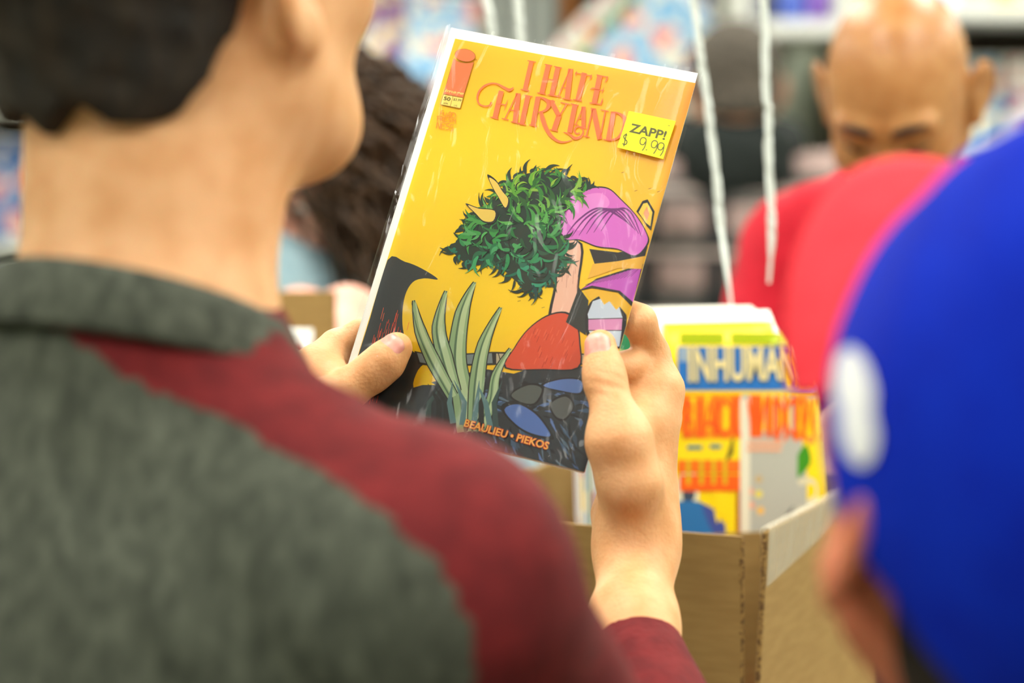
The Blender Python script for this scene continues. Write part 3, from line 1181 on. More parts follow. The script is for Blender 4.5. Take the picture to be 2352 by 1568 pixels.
    if seam is None:
        fast_mesh(shirt_name, [(sv, sf)], shirtm, root)
    else:
        f1 = seam(sv)
        lf = (sv - J['N']) @ nvec(J['SL'] - J['SR']) - .13
        (gv, gf), (av, af) = clip_quads(sv, sf, np.maximum(f1, lf))
        mesh(shirt_name, gv, gf, shirtm, root, smooth=True)
        for sg in (1, -1):
            keep = [f for f in af if sg * float((av[f[0]] - J['N']) @ (J['SR'] - J['SL'])) > 0]
            ids = sorted({i for f in keep for i in f})
            mp_ = {i: k for k, i in enumerate(ids)}
            if keep:
                mesh('sleeve', av[ids], [[mp_[i] for i in f] for f in keep], sleevem, root, smooth=True)

    def trousers(q):
        d = legs(q, .014)
        d = smin(d, ell(q, J['H'] + zs * .02, (.155 * fat, .118 * fat, .12), RT), .05)
        d = smax(d, (q - (J['H'] + zs * .07).astype(np.float32)) @ zs.astype(np.float32), .01)
        return d + .002 * vnoise(q, 30, 2)
    tlo, thi = lo.copy(), hi.copy()
    thi[2] = J['H'][2] + .2
    fast_mesh('trousers', [surface(trousers, tlo, thi, .012)], trouserm, root)
    for s in 'LR':
        a = J['A' + s]
        def shoe(q, a=a):
            d = seg(q, a - arr(0, 0, .035) - yf * .02, a - arr(0, 0, .042) + yf * .15, .040, .036)
            d = smin(d, seg(q, a, a - arr(0, 0, .03), .042), .03)
            return smax(d, (a[2] - .078) - q[:, 2], .006)
        fast_mesh('shoe', [surface(shoe, a - .22, a + .22, .008)], shoem or mat('shoe_leather', (40, 36, 34), .5), root)
    return root, RT, J, headf


def hair_cap(root, hc, HR, hs, fn_line, m, h=.005, thick=.012, rough=.004, name='hair', f=180):
    """hair shell over the cranium: kept where fn_line(local point) > 0"""
    def f_(q):
        p = ((q - np.asarray(hc, np.float32)) @ HR.astype(np.float32)) / hs
        d = ell(p, (0, -.014, .037), (.076 + thick, .098 + thick, .089 + thick))
        d = smin(d, ell(p, (0, -.038, -.040), (.064 + thick * .5, .066 + thick * .5, .06)), .03)
        d = d + rough * vnoise(p, f, 3) + rough * .6 * vnoise(p, f * 2.3, 5)
        d = smax(d, -ell(p, (0, -.012, .035), (.071, .093, .084)), .002)
        return smax(d, -fn_line(p), .008) * hs
    return fast_mesh(name, [surface(f_, np.asarray(hc) - .17, np.asarray(hc) + .17, h)], m, root)


def patch_nail(root, tip, back, r0, r1, nrm, wid, lng, m, lift=.0004, name='thumbnail'):
    """curved nail on the capsule tip->back, facing nrm"""
    tip, back, nrm = arr(*tip), arr(*back), arr(*nrm)
    t = back - tip
    L = np.linalg.norm(t)
    t /= L
    n = nrm - t * (nrm @ t)
    n /= np.linalg.norm(n)
    s = np.cross(t, n)
    vs, fs = [], []
    NU, NV = 14, 14
    for j in range(NV + 1):
        v = j / NV
        # rounded outline, squarish at the cuticle
        w = wid * (min(1, math.sqrt(max(0, 1 - ((v - .35) / .65) ** 4))) if v > .35 else math.sqrt(max(0, 1 - ((.35 - v) / .40) ** 2.4)))
        for i in range(NU + 1):
            a = (i / NU * 2 - 1) * w
            along = -.005 + v * lng
            r = r0 + (r1 - r0) * max(along, 0) / L
            rr = r if along > 0 else math.sqrt(max(r * r - along * along, 1e-8))
            rise = lift * min(1, 4 * (1 - abs(i / NU * 2 - 1)) + .15)
            vs.append(tip + t * along + (n * math.cos(a) + s * math.sin(a)) * (rr + rise))
    for j in range(NV):
        for i in range(NU):
            a = j * (NU + 1) + i
            fs.append((a, a + 1, a + NU + 2, a + NU + 1))
    o = mesh(name, vs, fs, m, root, smooth=True)
    sd = o.modifiers.new('thickness', 'SOLIDIFY')
    sd.thickness = .0006
    sd.offset = -1
    return o


# ---- the reader, seen from behind, comic in both hands
RN = P(316, 735, 1.055)
RSR = P(1012, 1365, .965)
RSL = arr(2 * RN[0] - RSR[0] - .01, 2 * (RN[1] - .005) - RSR[1], RSR[2] + .005)
skin_r = skin('skin_reader', (226, 174, 126), (210, 152, 100), sss=.3)
RWR, RWL = P(1462, 1240, 1.385), P(668, 950, 1.43)
RER, REL = arr(.098, 1.165, 1.075), arr(-.345, 1.27, 1.09)
hands_r = {}


RF1 = P(1490, 1640, 1.275)


def right_hand(q):
    th = chain(q, [onc(1379, 793, .0152), onc(1386, 850, .0164), onc(1392, 885, .0170), onc(1410, 950, .018), onc(1422, 1010, .016), onc(1450, 1110, .006), P(1462, 1250, 1.380)],
               [.0099, .0112, .0116, .0124, .0172, .0178, .0165], .008)
    fi = chain(q, [P(1514, 890, 1.405), P(1496, 812, 1.412), onc(1468, 737, -.013), onc(1434, 722, -.0125), onc(1398, 728, -.0098)],
               [.0148, .0108, .0099, .0086, .0076], .006)
    mi = chain(q, [P(1512, 955, 1.425), P(1496, 872, 1.44), onc(1452, 842, -.022), onc(1405, 838, -.0100)], [.0155, .0112, .0098, .0080], .006)
    ri = chain(q, [P(1500, 1020, 1.435), P(1478, 940, 1.455), onc(1425, 925, -.024), onc(1385, 922, -.0098)], [.0155, .0108, .0095, .0078], .006)
    li = chain(q, [P(1470, 1090, 1.432), P(1440, 1035, 1.452), onc(1400, 1012, -.024), onc(1372, 1004, -.0092)], [.0145, .0098, .0085, .0072], .006)
    pm = seg(q, P(1506, 905, 1.405), P(1465, 1250, 1.380), .0155, .0165)
    pm = smin(pm, seg(q, P(1500, 985, 1.422), P(1463, 1250, 1.385), .016, .0130), .010)
    pm = smin(pm, seg(q, P(1478, 1060, 1.43), P(1460, 1250, 1.386), .015, .0120), .010)
    pm = smin(pm, seg(q, onc(1422, 1015, .012), P(1462, 1250, 1.380), .0165, .0150), .018)
    pm = smin(pm, seg(q, P(1470, 975, 1.398), P(1464, 1250, 1.382), .0135, .0150), .022)
    pm = smin(pm, seg(q, P(1412, 1120, 1.415), P(1398, 1178, 1.400), .010, .0105), .008)
    fa = chain(q, [P(1470, 1130, 1.396), P(1463, 1210, 1.388), P(1460, 1290, 1.372), P(1455, 1430, 1.335), RF1], [.0180, .0205, .0205, .0236, .0262], .02)
    d = smin(pm, fa, .012)
    d = smin(d, th, .013)
    d = smin(d, fi, .010)
    for f in (mi, ri, li):
        d = smin(d, f, .005)
    # web and creases
    d = smin(d, seg(q, onc(1424, 1005, .008), P(1488, 950, 1.402), .010, .012), .016)
    d = d + .0005 * np.sin((q @ (ey / 1).astype(np.float32)) * 900) * np.clip(1 - np.abs(seg(q, onc(1392, 885, .024), onc(1396, 890, .024), .001)) / .012, 0, 1)
    return d


def left_hand(q):
    th = chain(q, [onc(911, 799, .0153), onc(884, 830, .0168), onc(852, 857, .0172), onc(800, 892, .019), onc(735, 935, .022), onc(690, 965, .012)],
               [.0101, .0120, .0120, .0125, .0165, .0200], .006)
    fi = chain(q, [onc(722, 862, -.004), onc(775, 800, -.012), onc(832, 768, -.0155), onc(885, 752, -.0100)], [.0165, .0118, .0096, .0080], .006)
    mi = chain(q, [onc(715, 885, -.022), onc(780, 850, -.036), onc(850, 830, -.026), onc(890, 822, -.0100)], [.0155, .0112, .0098, .0080], .006)
    ri = chain(q, [onc(705, 915, -.036), onc(770, 895, -.048), onc(840, 885, -.030), onc(880, 880, -.0098)], [.0150, .0108, .0095, .0078], .006)
    li = chain(q, [onc(690, 945, -.046), onc(745, 940, -.052), onc(810, 935, -.032), onc(845, 932, -.0092)], [.0140, .0098, .0085, .0072], .006)
    pm = chain(q, [onc(726, 868, -.006), onc(690, 940, -.004), RWL], [.0165, .0195, .0205], .01)
    pm = smin(pm, seg(q, onc(705, 915, -.034), RWL, .016, .019), .014)
    pm = smin(pm, seg(q, onc(775, 872, .004), onc(738, 880, -.004), .0100, .0150), .020)
    fa = chain(q, [RWL, lerp(RWL, REL, .5)], [.0205, .030], .02)
    d = smin(pm, fa, .02)
    d = smin(d, th, .010)
    d = smin(d, fi, .010)
    for f in (mi, ri, li):
        d = smin(d, f, .005)
    return d


hv, hf = [], []
for fn_, lo_, hi_ in ((right_hand, (-.0, 1.18, 1.10), (.16, 1.50, 1.46)), (left_hand, (-.30, 1.33, 1.20), (-.03, 1.56, 1.46))):
    v_, f_ = surface(fn_, lo_, hi_, .00155)
    hf.append(f_ + sum(len(a) for a in hv))
    hv.append(v_)
hands_mesh = (np.concatenate(hv), np.concatenate(hf))

RHC, RHR = P(408, -48, 1.08), frame(36, -13, 0)
RBASE = (RN[0], RN[1], 0)
# raglan seam over the back: curve from collar to underarm, traced on the photo, cut through the cloth along its own depth
SEAM = [(-400, 560), (40, 700), (130, 740), (260, 830), (400, 905), (560, 975), (740, 1075), (900, 1180), (1020, 1290), (1076, 1380), (1100, 1480), (1106, 1700), (1112, 2400), (1120, 9999)]


def seam_cls(c):
    r = c - CAM
    d = r @ FWD
    px = 1176 + FPX * (r @ RIGHT) / d
    py = 784 - FPX * (r @ UP) / d
    y = np.interp(px, [p[0] for p in SEAM], [p[1] for p in SEAM])
    return np.minimum(y - py, (px - 40) * 2)


greym = mat('grey_heather_jersey', (52, 56, 47), .95, (84, 88, 76), scale=150, detail=5, bump=.4, bscale=260, stretch=(1, 1, .4), ramp=(.34, .68))
maroonm = mat('maroon_heather_jersey', (90, 15, 19), .95, (110, 25, 27), scale=60, detail=4, bump=.4, bscale=220, ramp=(.38, .68))
denim = mat('dark_denim', (40, 46, 62), .9, (52, 58, 76), scale=120)
reader, RT_, J_, _ = person(
    'short haired person in grey and maroon raglan shirt holding up the bagged comic', RBASE,
    dict(N=RN, SL=RSL, SR=RSR, EL=REL, ER=RER, WL=lerp(REL, RWL, .70), WR=lerp(RER, RWR, .50), H=(RN[0] - .01, RN[1] + .01, .93), AL=(RN[0] - .13, RN[1] + .02, .08), AR=(RN[0] + .09, RN[1] - .05, .08)),
    (RHC, RHR, .97), skin_r, greym, denim, sleeve='long', cut=.30, h=.0065, hh=.004, wrinkle=.0022, seam=seam_cls, sleevem=maroonm, body_hi=hands_mesh,
    arm_r=(.045, .034, .020), sleeve_r=(.052, .047, .034), loose=.006, neck_r=.068)
# cuffs of the sleeves
for a_, b_ in ((P(1461, 1482, 1.322), lerp(P(1461, 1482, 1.322), RF1, .55)), (lerp(RWL, REL, .28), lerp(RWL, REL, .50))):
    def cuff(q, a=a_, b=b_):
        dv = nvec(b - a)
        d = seg(q, a, lerp(a, b, 3.2), .0268, .047)
        d = d + .0007 * vnoise(q, 120, 2)
        d = smax(d, (a - q).astype(np.float32) @ dv.astype(np.float32), .004)
        d = smax(d, (q - lerp(a, b, 3.0).astype(np.float32)) @ dv.astype(np.float32), .004)
        return smax(d, -seg(q, a - dv * .05, a + dv * .025, .0240), .003)
    fast_mesh('sleeve_cuff', [surface(cuff, np.minimum(a_, lerp(a_, b_, 3)) - .07, np.maximum(a_, lerp(a_, b_, 3)) + .07, .0022)], maroonm, reader)
# ribbed collar
cb = MB()
NS = 72
ring = []
yfw = nvec(np.cross(arr(0, 0, 1), RSR - RSL))
yfw = yfw if yfw[1] > 0 else -yfw
xrt = nvec(np.cross(yfw, arr(0, 0, 1)))
for k in range(NS):
    t = 2 * math.pi * k / NS
    cx_, cy_ = math.cos(t), math.sin(t)
    for (rr, zz) in ((.064, .020), (.0670, .024), (.071, .021), (.082, -.002), (.081, -.006), (.072, -.003)):
        rib = 0.0006 * (1 if k % 2 else -1)
        rad = rr + rib
        p = RN + xrt * rad * cx_ * 1.03 + yfw * (rad * cy_ * .98 + .004) + arr(0, 0, zz - .024 * cy_ - .015)
        cb.v.append(tuple(p))
for k in range(NS):
    for j in range(6):
        a, b2 = k * 6 + j, k * 6 + (j + 1) % 6
        c2, d2 = ((k + 1) % NS) * 6 + (j + 1) % 6, ((k + 1) % NS) * 6 + j
        cb.f.append((a, d2, c2, b2))
cb.build('collar', greym, reader, smooth=True)
nailm = mat('fingernail', (232, 146, 132), .32, (242, 176, 158), scale=120, spec=.5, sss=.2)
patch_nail(reader, onc(1379, 793, .0152), onc(1386, 850, .0164), .0099, .0112, ez - .12 * ex, .98, .0185, nailm, .0011)
patch_nail(reader, onc(911, 799, .0153), onc(884, 830, .0168), .0101, .0120, ez + .12 * ey, .92, .0185, nailm, .0011)
hairm = mat('dark_brown_hair', (24, 19, 13), .75, (44, 34, 22), scale=90, bump=.6, bscale=260, stretch=(1, 1, .3))


def reader_line(p):
    # kept above a hairline running from the temples round the ears down to the nape
    ax = np.abs(p[:, 0])
    lo_ = np.interp(p[:, 1], [-.13, -.07, -.035, -.02, .03, .05, .07], [-.064, -.056, -.015, .035, .030, .05, .07])
    lo_ = lo_ + np.where(p[:, 1] < -.05, .018 * np.clip(1 - np.abs(ax - .02) / .02, 0, 1) * np.sign(.5), 0)
    return p[:, 2] - lo_


hair_cap(reader, RHC, RHR, .97, reader_line, hairm, thick=.010, rough=.0025)
for sg in (-1, 1):
    def sideburn(q, sg=sg):
        p = ((q - RHC.astype(np.float32)) @ RHR.astype(np.float32)) / .97
        d = ell(p, (sg * .060, .036, .016), (.008, .007, .030))
        return d + .002 * vnoise(p, 220, 2)
    fast_mesh('sideburn', [surface(sideburn, RHC - .14, RHC + .14, .004)], hairm, reader)


# ------------------------------------------------------------------ tables, boxes and comics
tablem = mat('table_laminate', (148, 132, 108), .5, (140, 122, 98), scale=14, stretch=(1, 8, 1))
legm = mat('grey_steel', (96, 98, 100), .4, metal=.6)


def table(x0, x1, y0, y1, z, label):
    t = empty('table', ((x0 + x1) / 2, (y0 + y1) / 2, 0), label, 'table')
    t['worldverts'] = True
    box_obj('tabletop', (x0, y0, z - .03), (x1, y1, z), tablem, t, .004)
    b = MB()
    b.box((x0 + .05, y0 + .05, z - .09), (x1 - .05, y0 + .075, z - .03)).box((x0 + .05, y1 - .075, z - .09), (x1 - .05, y1 - .05, z - .03))
    b.build('apron', tablem, t)
    for lx in (x0 + .05, x1 - .09):
        for ly in (y0 + .05, y1 - .09):
            box_obj('leg', (lx, ly, 0), (lx + .04, ly + .04, z - .03), legm, t, .003)
    return t


TZ = .80
table(-1.35, 1.35, 1.44, 2.24, TZ, 'long laminate table carrying the cardboard boxes of comics')

cardm = mat('brown_cardboard', (154, 124, 72), .85, (144, 114, 64), scale=30, bump=.15, bscale=300, stretch=(1, 1, 6))
carddm = mat('cardboard_core', (96, 70, 36), .9, (150, 118, 66), scale=320, ramp=(.45, .55))
tapem = bpy.data.materials.new('clear_packing_tape')
tapem.use_nodes = True
tb = tapem.node_tree.nodes['Principled BSDF']
tb.inputs['Base Color'].default_value = lin((226, 220, 200))
tb.inputs['Roughness'].default_value = .16
tb.inputs['Alpha'].default_value = .42


def panel(name, c0, c1, z0, z1, th, m, parent, tilt=0.0, core=True):
    """upright corrugated sheet from c0 to c1 (world xy), z0..z1, leaning by tilt metres at its top to its right-hand side"""
    c0, c1 = np.array(c0), np.array(c1)
    t = nvec(c1 - c0)
    n = np.array([t[1], -t[0]])
    vs = []
    for z, k in ((z0, 0), (z1, tilt)):
        for c, s in ((c0, 0), (c1, 0), (c1, th), (c0, th)):
            p = c + n * (k - s)
            vs.append((p[0], p[1], z))
    return mesh(name, vs, [(3, 2, 1, 0), (4, 5, 6, 7), (0, 1, 5, 4), (1, 2, 6, 5), (2, 3, 7, 6), (3, 0, 4, 7)], m, parent)


def wavy_edge(name, a, b, w, m, parent, n=60, amp=.0009):
    """fluted core showing along the cut edge of a sheet"""
    a, b = np.array(a, float), np.array(b, float)
    mb = MB()
    pts = [lerp(a, b, i / n) + arr(0, 0, amp * (1 if i % 2 else -1) * .5) + arr(*[rnd.uniform(-.0003, .0003) for _ in range(3)]) for i in range(n + 1)]
    mb.tube(pts, w, 5)
    return mb.build(name, m, parent)


def carton(label, corner, ang, w, l, z0, zf, flaps, front=cardm, right=cardm, cat='cardboard box'):
    """open carton: corner = front right corner on the ground plan, ang = turn clockwise seen from above; flaps dict side -> height, lean"""
    a = math.radians(ang)
    u = np.array([-math.cos(a), math.sin(a)])           # along the front to the left
    v = np.array([math.sin(a), math.cos(a)])            # along the right side to the back
    c = np.array(corner, float)
    ctr_ = c + u * w / 2 + v * l / 2
    root = empty('cardboard_box', (ctr_[0], ctr_[1], z0), label, cat)
    root['worldverts'] = True
    q = {'front': (c + u * w, c), 'right': (c, c + v * l), 'back': (c + v * l, c + u * w + v * l), 'left': (c + u * w + v * l, c + u * w)}
    bot = [c, c + v * l, c + v * l + u * w, c + u * w]
    mesh('bottom', [(p[0], p[1], z) for z in (z0 + .001, z0 + .005) for p in bot], [(3, 2, 1, 0), (4, 5, 6, 7), (0, 1, 5, 4), (1, 2, 6, 5), (2, 3, 7, 6), (3, 0, 4, 7)], cardm, root)
    for s in q:
        panel('side_panel', q[s][0], q[s][1], z0, zf, .004, right if s == 'right' else front, root)
    for s, (h_, lean, i0, i1) in flaps.items():
        p0, p1 = lerp(q[s][0], q[s][1], i0), lerp(q[s][0], q[s][1], i1)
        o = panel('flap', p0, p1, zf, zf + h_, .004, front if s == 'front' else right, root, lean)
        t = nvec(p1 - p0)
        n = np.array([t[1], -t[0]])
        wavy_edge('cut_edge', arr(*(p0 + n * (lean - .002)), zf + h_), arr(*(p1 + n * (lean - .002)), zf + h_), .0024, carddm, o)
        o.children[-1].parent = root
        for pe in (p0, p1):
            wavy_edge('cut_edge', arr(*(pe - n * .002), zf), arr(*(pe + n * (lean - .002)), zf + h_), .0022, carddm, root)
    return root, c, u, v


PALS = [((214, 60, 48), (250, 214, 60), (240, 236, 224)), ((40, 96, 170), (236, 232, 222), (222, 70, 50)), ((250, 206, 30), (230, 90, 40), (60, 120, 180)),
        ((110, 60, 140), (226, 190, 90), (236, 236, 230)), ((44, 128, 84), (240, 226, 140), (200, 60, 60)), ((236, 234, 226), (200, 50, 50), (60, 90, 160)),
        ((232, 120, 60), (60, 60, 70), (246, 230, 160)), ((120, 170, 210), (250, 240, 200), (210, 60, 90)), ((60, 62, 70), (220, 60, 50), (240, 210, 80))]
PNAME = ['red', 'blue', 'yellow', 'purple', 'green', 'white', 'orange', 'pale blue', 'dark grey']


def cover_mat(k, seed):
    nm = 'cover_%d_%d' % (k, seed)
    if nm in MATS:
        return MATS[nm]
    a, b, c = PALS[k]
    m = mat(nm, a, .35, b, scale=14 + seed * 3, detail=1.5, ramp=(.47, .53))
    nt = m.node_tree
    r = [n for n in nt.nodes if n.type == 'VALTORGB'][0]
    r.color_ramp.interpolation = 'CONSTANT'
    e_ = r.color_ramp.elements.new(.60)
    e_.color = lin(c)
    nt.nodes['Mapping'].inputs['Location'].default_value = (seed * 3.1, seed * 1.7, 0)
    return m


def bagged(label, loc, rot, k, seed, group=None, w=.170, hgt=.262, th=.0035, board=True):
    """one upright comic in front of its board; origin at the bottom middle, cover facing local -Y"""
    o = empty('comic_book', loc, label, 'comic book', group)
    o.rotation_euler = rot
    if board:
        box_obj('backing_board', (-w / 2 - .001, .0004, 0), (w / 2 + .001, .0014, hgt + .006), boardm, o)
    box_obj('cover', (-w / 2, -th, .001), (w / 2, .0002, hgt - .002), cover_mat(k, seed), o)
    return o


# near box standing on a closed carton, open at its right front corner
W0 = ['first', 'second', 'third', 'fourth', 'fifth', 'sixth', 'seventh', 'eighth', 'ninth', 'tenth', 'eleventh', 'twelfth']
r_, c_, u_, v_ = carton('closed brown carton underneath the near open comic box', (.172, 1.582), 24, .272, .330, TZ, .992, {})
b4 = [c_, c_ + v_ * .330, c_ + v_ * .330 + u_ * .272, c_ + u_ * .272]
mesh('lid', [(p[0], p[1], z) for z in (.992, .997) for p in b4], [(3, 2, 1, 0), (4, 5, 6, 7), (0, 1, 5, 4), (1, 2, 6, 5), (2, 3, 7, 6), (3, 0, 4, 7)], cardm, r_)
NZ0, NZF = .999, 1.085
NB, nbc, nbu, nbv = carton('open brown cardboard box with raised flaps and clear tape on one corner', (.176, 1.572), 24, .28, .345, NZ0, NZF,
                           {'front': (.137, .004, .0, .958), 'right': (.140, .006, .015, 1.0), 'back': (.135, 0, .02, .98), 'left': (.138, .0, .02, .98)})
# packing tape folded over the top of the right flap
tp0, tp1 = nbc + nbv * .006, nbc + nbv * .22
tn = np.array([nbv[1], -nbv[0]])
zt = NZF + .140
vs = []
for t in np.linspace(0, 1, 13):
    p = lerp(tp0, tp1, t)
    dep = .040 - .022 * t
    for (off, z) in ((.006 * (1 - dep / .14) + .0007, zt - dep), (.0066, zt + .0026), (.004, zt + .0034), (-.0006, zt + .0026), (-.0012, zt - .02)):
        q = p + tn * (off + rnd.uniform(-.0003, .0003))
        vs.append((q[0], q[1], z))
fs = [(i * 5 + j, i * 5 + j + 1, i * 5 + j + 6, i * 5 + j + 5) for i in range(12) for j in range(4)]
mesh('packing_tape', vs, fs, tapem, NB)
# comics lying flat in the near box
dv0, dv1 = P(1400, 0, 1.735), P(1990, 0, 1.785)
panel('divider', (dv0[0], dv0[1]), (dv1[0] - .03, dv1[1]), NZ0 + .060, 1.188, .003, cardm, NB)
zz = NZ0 + .006
for i in range(12):
    k = (2, 5, 7, 2, 5, 1, 0, 5, 2)[i % 9]
    p = nbc + nbu * (.10 + rnd.uniform(-.012, .012)) + nbv * (.150 + rnd.uniform(-.006, .006))
    o = empty('comic_book', (p[0], p[1], zz), '%s covered comic lying flat in the near box, %s from the bottom' % (PNAME[k], W0[i]), 'comic book', 'comics lying in the near box')
    o.rotation_euler = (0, 0, math.radians(-24 + rnd.uniform(-3, 3)))
    box_obj('pages', (-.083, -.128, 0), (.083, .128, .0032), mat('page_edges', (238, 232, 214), 0.8), o)
    box_obj('cover', (-.084, -.129, .0032), (.084, .129, .0038), cover_mat(k, i % 4), o)
    zz += .0043

ZB = TZ + .285
r_, c_, u_, v_ = carton('closed brown carton under the far box the curly haired person leans on', (-.16, 1.90), -3, .215, .26, TZ, ZB - .006, {})
b4 = [c_, c_ + v_ * .26, c_ + v_ * .26 + u_ * .215, c_ + u_ * .215]
mesh('lid', [(p[0], p[1], z) for z in (ZB - .006, ZB - .001) for p in b4], [(3, 2, 1, 0), (4, 5, 6, 7), (0, 1, 5, 4), (1, 2, 6, 5), (2, 3, 7, 6), (3, 0, 4, 7)], cardm, r_)
carton('tan cardboard box with raised back flap under the hand of the curly haired person', (-.16, 1.90), -3, .215, .26, ZB, ZB + .17, {'back': (.105, 0, 0, 1)}, front=cardm)
for i in range(9):
    bagged('white backed comic standing %s in the tan box by the curly haired person' % W0[i],
           (-.268 + rnd.uniform(-.004, .004), 1.925 + i * .012, ZB + .008), (math.radians(-6), 0, math.radians(3)), 5, i % 4, 'comics in the tan box', hgt=.235)

# ---- old comic with the two-part cover facing us, right edge curling away
OD = 1.80
oO = P(1522, 742, OD)
oyaw = math.radians(16)
oux = arr(math.cos(oyaw), math.sin(oyaw), 0)
olean = math.radians(5)
ouz = nvec(arr(0, math.sin(olean), math.cos(olean)))
onn = nvec(np.cross(oux, ouz))                       # towards us
ouz = np.cross(onn, oux)
ow, oh = .166, .258
BEND = .112


def old_place(px, py):
    p = ray_plane(px, py, oO, onn) - oO
    return (min(max(p @ oux, 0), ow), min(max(p @ ouz, -oh), 0))


def old_warp(x, y, z):
    """sheet -> local space, rolled back beyond BEND"""
    bend = float(np.interp(-y, [0, .04, .10], [.080, .114, .126]))     # the top corner folds back soonest
    if x <= bend:
        return (x, y, z)
    r = .024
    a = min((x - bend) / r, 1.75)
    xx = bend + r * math.sin(a)
    zz = -r * (1 - math.cos(a))
    return (xx + z * math.sin(a), y, zz + z * math.cos(a))


old = empty('comic_book', (0, 0, 0), 'old superhero comic with yellow, blue and grey cover standing in front of its stack', 'comic book')
old.matrix_world = Matrix(((oux[0], ouz[0], onn[0], oO[0]), (oux[1], ouz[1], onn[1], oO[1]), (oux[2], ouz[2], onn[2], oO[2]), (0, 0, 0, 1)))


def sheet(name, x0, x1, y0, y1, z, m, parent, n=28):
    vs, fs = [], []
    for j in range(9):
        for i in range(n + 1):
            vs.append(old_warp(x0 + (x1 - x0) * i / n, y0 + (y1 - y0) * j / 8, z))
    for j in range(8):
        for i in range(n):
            a = j * (n + 1) + i
            fs.append((a, a + 1, a + n + 2, a + n + 1))
    o = mesh(name, vs, fs, m, parent, smooth=True)
    sd = o.modifiers.new('thickness', 'SOLIDIFY')
    sd.thickness = .0008
    sd.offset = -1
    return o


sheet('backing_board', -.004, ow + .002, -oh - .002, .009, -.003, boardm, old)
sheet('cover', 0, ow, -oh, 0, 0, mat('yellow_cover_stock', (250, 214, 10), .35), old)
op = Print(old_place)
LAYER[0] = 0


def strip(x0, y0, x1, y1, c, n=10):
    """axis-aligned block cut in columns so it can follow the curl"""
    for i in range(n):
        a, b = x0 + (x1 - x0) * i / n, x0 + (x1 - x0) * (i + 1) / n
        op.poly([(a, y0), (b, y0), (b, y1), (a, y1)], c, z=LAYER[0] * 1e-5)
    LAYER[0] += 1


OR, OY, OB = (244, 96, 10), (250, 214, 10), (36, 112, 190)
strip(1562, 764, 1662, 790, (176, 192, 10))
strip(1680, 764, 1960, 790, (176, 192, 10))
strip(1556, 796, 1960, 896, OB, 16)
strip(1560, 798, 1582, 830, (150, 170, 190), 2)
strip(1566, 905, 1960, 1008, (240, 150, 10), 14)
strip(1540, 905, 1700, 990, (246, 140, 10), 6)
strip(1702, 905, 1960, 1240, (178, 176, 164), 12)            # grey half
strip(1700, 915, 1722, 1240, (228, 220, 196), 1)             # divider
for i, x in enumerate((1568, 1586, 1604, 1620, 1640, 1662, 1684)):
    strip(x, 908 + (i % 3) * 4, x + 11, 1000 - (i % 2) * 14, OR if i % 2 == 0 else OY, 1)
for x, w_ in ((1722, 28), (1758, 12), (1780, 10), (1800, 8), (1822, 12), (1842, 8)):
    strip(x, 906, x + w_, 1004 if x < 1770 else 1012, OR, 1)
    strip(x + w_, 906, x + w_ + 6, 990, OY, 1)
op.poly(blob([(1545, 1050), (1580, 1010), (1640, 988), (1698, 982), (1696, 1060), (1640, 1070), (1560, 1068)], 3), OY)
strip(1578, 1022, 1612, 1032, (60, 120, 130), 1)
strip(1630, 1020, 1656, 1030, (60, 120, 130), 1)
op.stroke([(1684, 1000), (1678, 1040), (1666, 1060)], [4, 14, 4], (96, 90, 20))
strip(1556, 1056, 1698, 1086, (240, 110, 10), 4)
strip(1560, 1090, 1698, 1128, (244, 96, 10), 4)
for x in (1576, 1606, 1634, 1660):
    strip(x, 1056, x + 9, 1112, (212, 180, 20), 1)
op.poly(blob([(1556, 1094), (1600, 1090), (1604, 1140), (1596, 1180), (1552, 1180)], 3), (232, 226, 196))
op.poly(blob([(1570, 1120), (1590, 1112), (1596, 1140), (1580, 1160), (1568, 1146)], 3), (60, 70, 90))
op.poly(blob([(1548, 1160), (1580, 1150), (1620, 1158), (1640, 1200), (1660, 1240), (1540, 1240)], 3), (40, 110, 170))
op.poly(blob([(1612, 1160), (1640, 1170), (1660, 1200), (1672, 1190), (1668, 1220), (1640, 1226)], 3), (66, 80, 150))
op.poly(blob([(1640, 1130), (1676, 1140), (1690, 1180), (1686, 1240), (1670, 1230), (1660, 1180), (1646, 1200)], 3), OY)
op.poly(blob([(1692, 1120), (1700, 1130), (1700, 1240), (1690, 1240)], 3), (170, 90, 20))
op.poly(blob([(1712, 1030), (1718, 996), (1744, 976), (1780, 980), (1806, 1006), (1806, 1036), (1760, 1040)], 3), (232, 214, 190))
op.poly(blob([(1726, 1006), (1740, 986), (1772, 986), (1794, 1004)], 3), (240, 156, 116))
strip(1716, 1014, 1798, 1022, (240, 168, 130), 3)
strip(1714, 1028, 1794, 1036, (240, 168, 130), 3)
op.poly(blob([(1756, 1060), (1784, 1050), (1820, 1056), (1850, 1020), (1862, 1060), (1840, 1090), (1800, 1130), (1768, 1164), (1762, 1158), (1800, 1110), (1810, 1080)], 3), (60, 140, 20))
op.poly(blob([(1770, 1090), (1790, 1074), (1806, 1086), (1790, 1110), (1768, 1108)], 3), (214, 134, 40))
op.poly(blob([(1800, 1150), (1830, 1104), (1866, 1098), (1880, 1130), (1850, 1190), (1790, 1236), (1770, 1220)], 3), (222, 212, 178))
op.poly([(1790, 1200), (1822, 1160), (1812, 1200), (1780, 1230)], (70, 70, 66))
for x, y, c in ((1722, 1128, (230, 150, 120)), (1742, 1134, (226, 206, 80)), (1724, 1160, (230, 150, 120)), (1746, 1172, (236, 180, 80)), (1742, 1100, (190, 160, 110)), (1862, 1010, (230, 140, 60))):
    op.poly(blob([(x - 7, y - 6), (x + 6, y - 8), (x + 8, y + 6), (x - 6, y + 8)], 2), c)
op.build('cover_printing', old, .0004, old_warp)
zo = .0004 + LAYER[0] * 1e-5 + .0002


